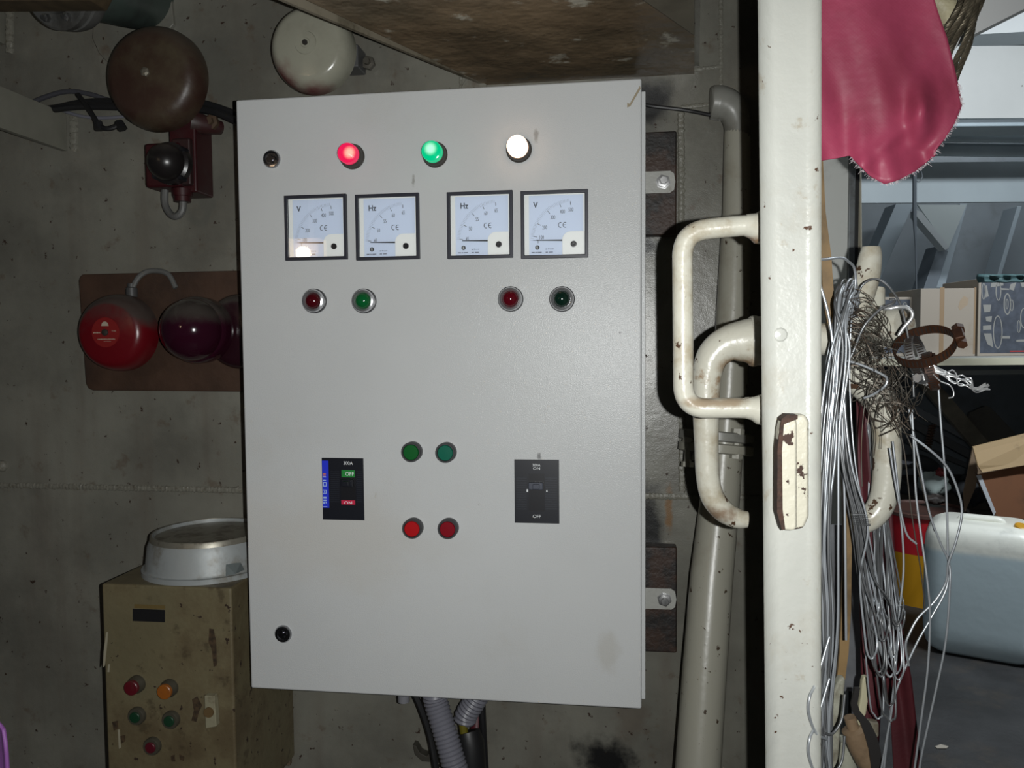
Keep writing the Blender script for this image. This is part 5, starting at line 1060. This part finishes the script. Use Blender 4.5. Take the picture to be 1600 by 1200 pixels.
O('upper_band', G().lathe([(pr * 0.98, zm), (pr, zp_)], pc_, (0, 0, 1), 40), M('pail_red', (0.45, 0.012, 0.02), 0.4), pail)
O('lid', G().lathe([(pr, zp_ - 0.004), (pr * 1.07, zp_), (pr * 1.07, zp_ + 0.012), (pr * 1.02, zp_ + 0.016), (pr * 0.97, zp_ + 0.008), (0, zp_ + 0.008)], pc_, (0, 0, 1), 40), M('lid_brown', (0.10, 0.05, 0.04), 0.4, dirt=[((0.04, 0.03, 0.03), 12, 0.45, 0.7, 0.6)]), pail)
fdir = (V((0, 0, 0)) - V((pc_.x, pc_.y, 0))).normalized(); sdir = V((fdir.y, -fdir.x, 0))
def pail_patch(off, wd, z0, z1, mt, nm):
    g = G(); vs = []
    for k in range(5):
        a = off + wd * k / 4; d = fdir * math.cos(a) - sdir * math.sin(a)
        vs += [V((pc_.x, pc_.y, 0)) + d * (pr * 1.006) + V((0, 0, z0)), V((pc_.x, pc_.y, 0)) + d * (pr * 1.006) + V((0, 0, z1))]
    O(nm, g.add(vs, [(2 * k, 2 * k + 2, 2 * k + 3, 2 * k + 1) for k in range(4)]), mt, pail)
pail_patch(0.28, 0.12, 0.0, zp_ - 0.01, M('pail_black', (0.02, 0.018, 0.015), 0.5), 'printed_stripe')
pail_patch(-0.02, 0.10, zm + 0.015, zm + 0.05, MATS['pail_black'], 'printed_emblem')
dr_c = PV(1650, 815, 3.0); dr_c.z = 0; zd = PV(1600, 812, 2.85).z
dr = thing('steel_drum', dr_c, 'dark drum with a yellow rim under the open carton', 'drum')
O('drum_body', G().lathe([(0.21, 0), (0.21, zd * 0.3), (0.216, zd * 0.32), (0.21, zd * 0.34), (0.21, zd * 0.64), (0.216, zd * 0.66), (0.21, zd * 0.68), (0.21, zd - 0.02)], dr_c, (0, 0, 1), 40), M('drum_dark', (0.04, 0.035, 0.03), 0.5), dr)
O('drum_rim', G().lathe([(0.21, zd - 0.02), (0.216, zd - 0.016), (0.216, zd), (0.205, zd), (0.2, zd - 0.008), (0, zd - 0.008)], dr_c, (0, 0, 1), 40), M('drum_yellow', (0.5, 0.33, 0.03), 0.4), dr)
oc = thing('open_carton', V((dr_c.x, dr_c.y, zd)), 'brown open cardboard box with a folded flap standing on the dark drum', 'carton')
ocm = M('carton_orange', (0.20, 0.085, 0.04), 0.75, dirt=[((0.10, 0.05, 0.03), 8, 0.5, 0.7, 0.6)]); flm = M('carton_flap', (0.36, 0.25, 0.13), 0.75, dirt=[((0.12, 0.08, 0.05), 10, 0.55, 0.7, 0.7)])
Do = 2.86
O('front_side', vpoly([(1527, 742), (1600, 727), (1690, 722), (1690, 812), (1557, 812)], Do, 0.006), ocm, oc, smooth=0)
O('left_side', G().prism([PV(1527, 742, Do), PV(1557, 812, Do), PV(1545, 800, Do + 0.28), PV(1516, 735, Do + 0.28)], RH * 0.006), M('carton_inside', (0.2, 0.14, 0.09), 0.8), oc, smooth=0)
O('back_side', vpoly([(1520, 730), (1690, 705), (1690, 805), (1550, 805)], Do + 0.28, 0.006), MATS['carton_inside'], oc, smooth=0)
O('flap', G().prism([PV(1520, 698, Do + 0.02), PV(1690, 655, Do + 0.02), PV(1690, 722, Do - 0.03), PV(1600, 727, Do - 0.03), PV(1535, 738, Do - 0.03), PV(1528, 728, Do - 0.03)], NH * 0.006), flm, oc, smooth=0)
O('torn_edge', vpoly([(1526, 743), (1533, 742), (1556, 800), (1553, 806)], Do - 0.003, 0.003), M('torn_white', (0.5, 0.52, 0.55), 0.7), oc, smooth=0)
O('flap', vpoly([(1520, 700), (1528, 735), (1525, 760), (1508, 800), (1506, 770)], Do + 0.1, 0.006), MATS['carton_inside'], oc, smooth=0)

for o_ in oc.children:
    for v_ in o_.data.vertices: v_.co.z = max(v_.co.z, zd + 0.001)
# scrap heap under the shelf
cr = thing('scrap_crate', PV(1480, 900, 3.75).xy.to_3d(), 'dark wooden crate of scrap under the cream shelf', 'crate')
zc0 = PV(1480, 770, 3.5).z; r0, r1 = PV(1370, 770, 3.5).dot(RH), PV(1700, 770, 3.5).dot(RH)
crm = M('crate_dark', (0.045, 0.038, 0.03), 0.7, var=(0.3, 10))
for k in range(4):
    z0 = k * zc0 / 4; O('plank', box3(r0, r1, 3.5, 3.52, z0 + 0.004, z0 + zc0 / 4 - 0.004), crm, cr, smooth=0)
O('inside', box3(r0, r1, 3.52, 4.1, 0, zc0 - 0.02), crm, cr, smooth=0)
junk = M('junk_grey', (0.12, 0.115, 0.10), 0.6, dirt=[((0.04, 0.035, 0.03), 8, 0.45, 0.7, 0.7)])
def bar(a, b, w_px, D, mt, nm, lb, cat, dep=0.03):
    (x0, y0), (x1, y1) = a, b; l = math.hypot(x1 - x0, y1 - y0); nx, ny = -(y1 - y0) / l * w_px / 2, (x1 - x0) / l * w_px / 2
    plain(nm, vpoly([(x0 + nx, y0 + ny), (x1 + nx, y1 + ny), (x1 - nx, y1 - ny), (x0 - nx, y0 - ny)], D, dep), mt, lb, cat, bevel=0.002, smooth=0)
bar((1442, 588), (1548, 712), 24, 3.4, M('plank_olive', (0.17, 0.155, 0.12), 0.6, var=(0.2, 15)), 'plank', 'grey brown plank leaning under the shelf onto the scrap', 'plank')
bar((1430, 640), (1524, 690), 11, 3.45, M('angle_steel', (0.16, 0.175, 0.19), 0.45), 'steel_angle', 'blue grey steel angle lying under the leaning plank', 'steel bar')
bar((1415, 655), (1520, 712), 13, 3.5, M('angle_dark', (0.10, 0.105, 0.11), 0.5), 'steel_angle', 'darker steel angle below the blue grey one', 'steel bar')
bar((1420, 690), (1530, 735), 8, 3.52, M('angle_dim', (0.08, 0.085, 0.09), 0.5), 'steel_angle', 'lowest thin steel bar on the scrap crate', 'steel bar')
plain('panel', vpoly([(1512, 655), (1516, 645), (1540, 634), (1548, 636), (1600, 690), (1590, 700), (1552, 712), (1545, 700)], 3.55, 0.02), junk, 'dull grey panel with rounded corners behind the open carton', 'panel', bevel=0.003, smooth=0)
plain('steel_spring', G().tube([PV(1457 + 5 * math.cos(k * 0.9) - k * 0.13, 664 + k * 0.62, 3.3 + 0.02 * math.sin(k * 0.9)) for k in range(60)], 0.004, 6), M('spring_rust', (0.08, 0.045, 0.03), 0.6), 'rusty coil spring standing among the steel angles', 'spring')
tor = [PV(1428 + 34 * math.cos(k * math.pi / 12), 742 + 22 * math.sin(k * math.pi / 12), 3.42 + 0.05 * math.sin(k * math.pi / 12)) for k in range(24)]
plain('hose_coil', G().tube(tor, 0.03, 12, closed=True), M('hose_dark', (0.05, 0.055, 0.06), 0.5), 'dark grey hose coil on the scrap crate', 'hose')
rnd = random.Random(21)
def lump(cx, cy, rx, ry, D, dep, seed):
    rr = random.Random(seed); ph = [rr.uniform(0, 6.28) for _ in range(4)]
    ctr = PV(cx, cy, D); sx, sz = rx * D / F, ry * D / F; g = G(); n, m = 20, 12; vs = []; fs = []
    for i in range(m + 1):
        t = math.pi * i / m
        for j in range(n):
            a = 2 * math.pi * j / n; k = 1 + 0.22 * math.sin(3 * a + ph[0]) * math.sin(2 * t + ph[1]) + 0.12 * math.sin(5 * a + ph[2] + 4 * t)
            vs.append(ctr + RH * (sx * math.sin(t) * math.cos(a) * k) + NH * (dep * math.sin(t) * math.sin(a) * k) + V((0, 0, sz * math.cos(t) * k)))
    for i in range(m): fs += [(i * n + j, (i + 1) * n + j, (i + 1) * n + (j + 1) % n, i * n + (j + 1) % n) for j in range(n)]
    return g.add(vs, fs)
plain('rag', lump(1459, 757, 22, 18, 3.3, 0.05, 3), M('rag_white', (0.36, 0.42, 0.40), 0.7, spots=[((0.05, 0.05, 0.05), 60, 0.68, 0.03)]), 'crumpled white speckled rag on the scrap behind the pail', 'rag', smooth=60)
plain('rag', lump(1470, 738, 7, 6, 3.25, 0.02, 4), M('rag_red', (0.2, 0.03, 0.03), 0.7), 'small dull red rag on top of the white one', 'rag', smooth=60)
plain('rag', lump(1520, 765, 26, 22, 3.3, 0.06, 5), M('rag_black', (0.02, 0.022, 0.026), 0.7), 'black rag heap beside the open carton', 'rag', smooth=60)
plain('valve_body', lump(1462, 780, 16, 7, 3.1, 0.04, 6), M('valve_dark', (0.06, 0.05, 0.045), 0.5), 'dark cast lump on the pail lid', 'casting', smooth=60)
plain('plastic_scrap', vpoly([(1401, 715), (1412, 720), (1428, 722), (1420, 726), (1402, 724)], 3.2, 0.01), M('scrap_blue', (0.45, 0.5, 0.58), 0.5), 'pale blue plastic scrap beside the door lever', 'scrap', smooth=0)
plain('paper_scrap', G().prism([PZ(1461, 1167, 0.001), PZ(1470, 1164, 0.001), PZ(1482, 1167, 0.001), PZ(1479, 1170, 0.001), PZ(1464, 1170, 0.001)], (0, 0, 0.002)), M('paper_dirty', (0.4, 0.36, 0.3), 0.7), 'small pale paper scrap on the store room deck', 'scrap', smooth=0)

# store room lamp housing (just above the doorway view)
lt = thing('tube_lamp', (1.7, 1.75, 2.6), 'white tube lamp fitting under the store room ceiling', 'lamp')
O('housing', G().bx(1.15, 2.25, 1.67, 1.83, 2.34, 2.6), whitep, lt, smooth=0)
lt = thing('tube_lamp', (2.0, 3.75, 2.6), 'added white housing over the unseen rear fill light of the store room', 'lamp')  # added, unseen: goes with the rear fill light
O('housing', G().bx(1.45, 2.55, 3.67, 3.83, 2.34, 2.6), whitep, lt, smooth=0)

# warm bulkhead lamp behind the camera: seen only mirrored in the meter glass
gc = P(481, 392, YC - 0.005); d = gc - V((0, 0, CZ)); lpz = gc + V((d.x, -d.y, d.z)) * 1.55
bl = thing('bulkhead_lamp', lpz + V((0, 0, 0.06)), 'warm bulkhead lamp in a rectangular glass case behind the camera', 'lamp')
hw, hd, hh2 = 0.058, 0.04, 0.042
O('case', G().bx(lpz.x - hw, lpz.x + hw, lpz.y - hd - 0.01, lpz.y - hd, lpz.z - hh2, lpz.z + hh2), MATS['white_frame_paint'], bl, smooth=0)
O('stem', G().tube([lpz + V((0, -hd, hh2)), V((lpz.x, lpz.y - hd, 2.6))], 0.01, 10), MATS['white_frame_paint'], bl)
O('cover', G().bx(lpz.x - hw, lpz.x + hw, lpz.y - hd, lpz.y + hd, lpz.z - hh2, lpz.z + hh2), M('lamp_case', (0.8, 0.7, 0.55), 0.3, emit=(1, 0.62, 0.36), estr=1.6), bl, smooth=0)
O('bulb', G().lathe([(0.012, 0), (0.02, 0.014), (0.026, 0.03), (0.024, 0.046), (0.012, 0.056), (0, 0.058)], lpz + V((0, hd + 0.004, -hh2 - 0.006)), (0, 0, 1), 20), M('lamp_bulb', (1, 0.9, 0.7), 0.3, emit=(1, 0.75, 0.5), estr=55.0), bl)
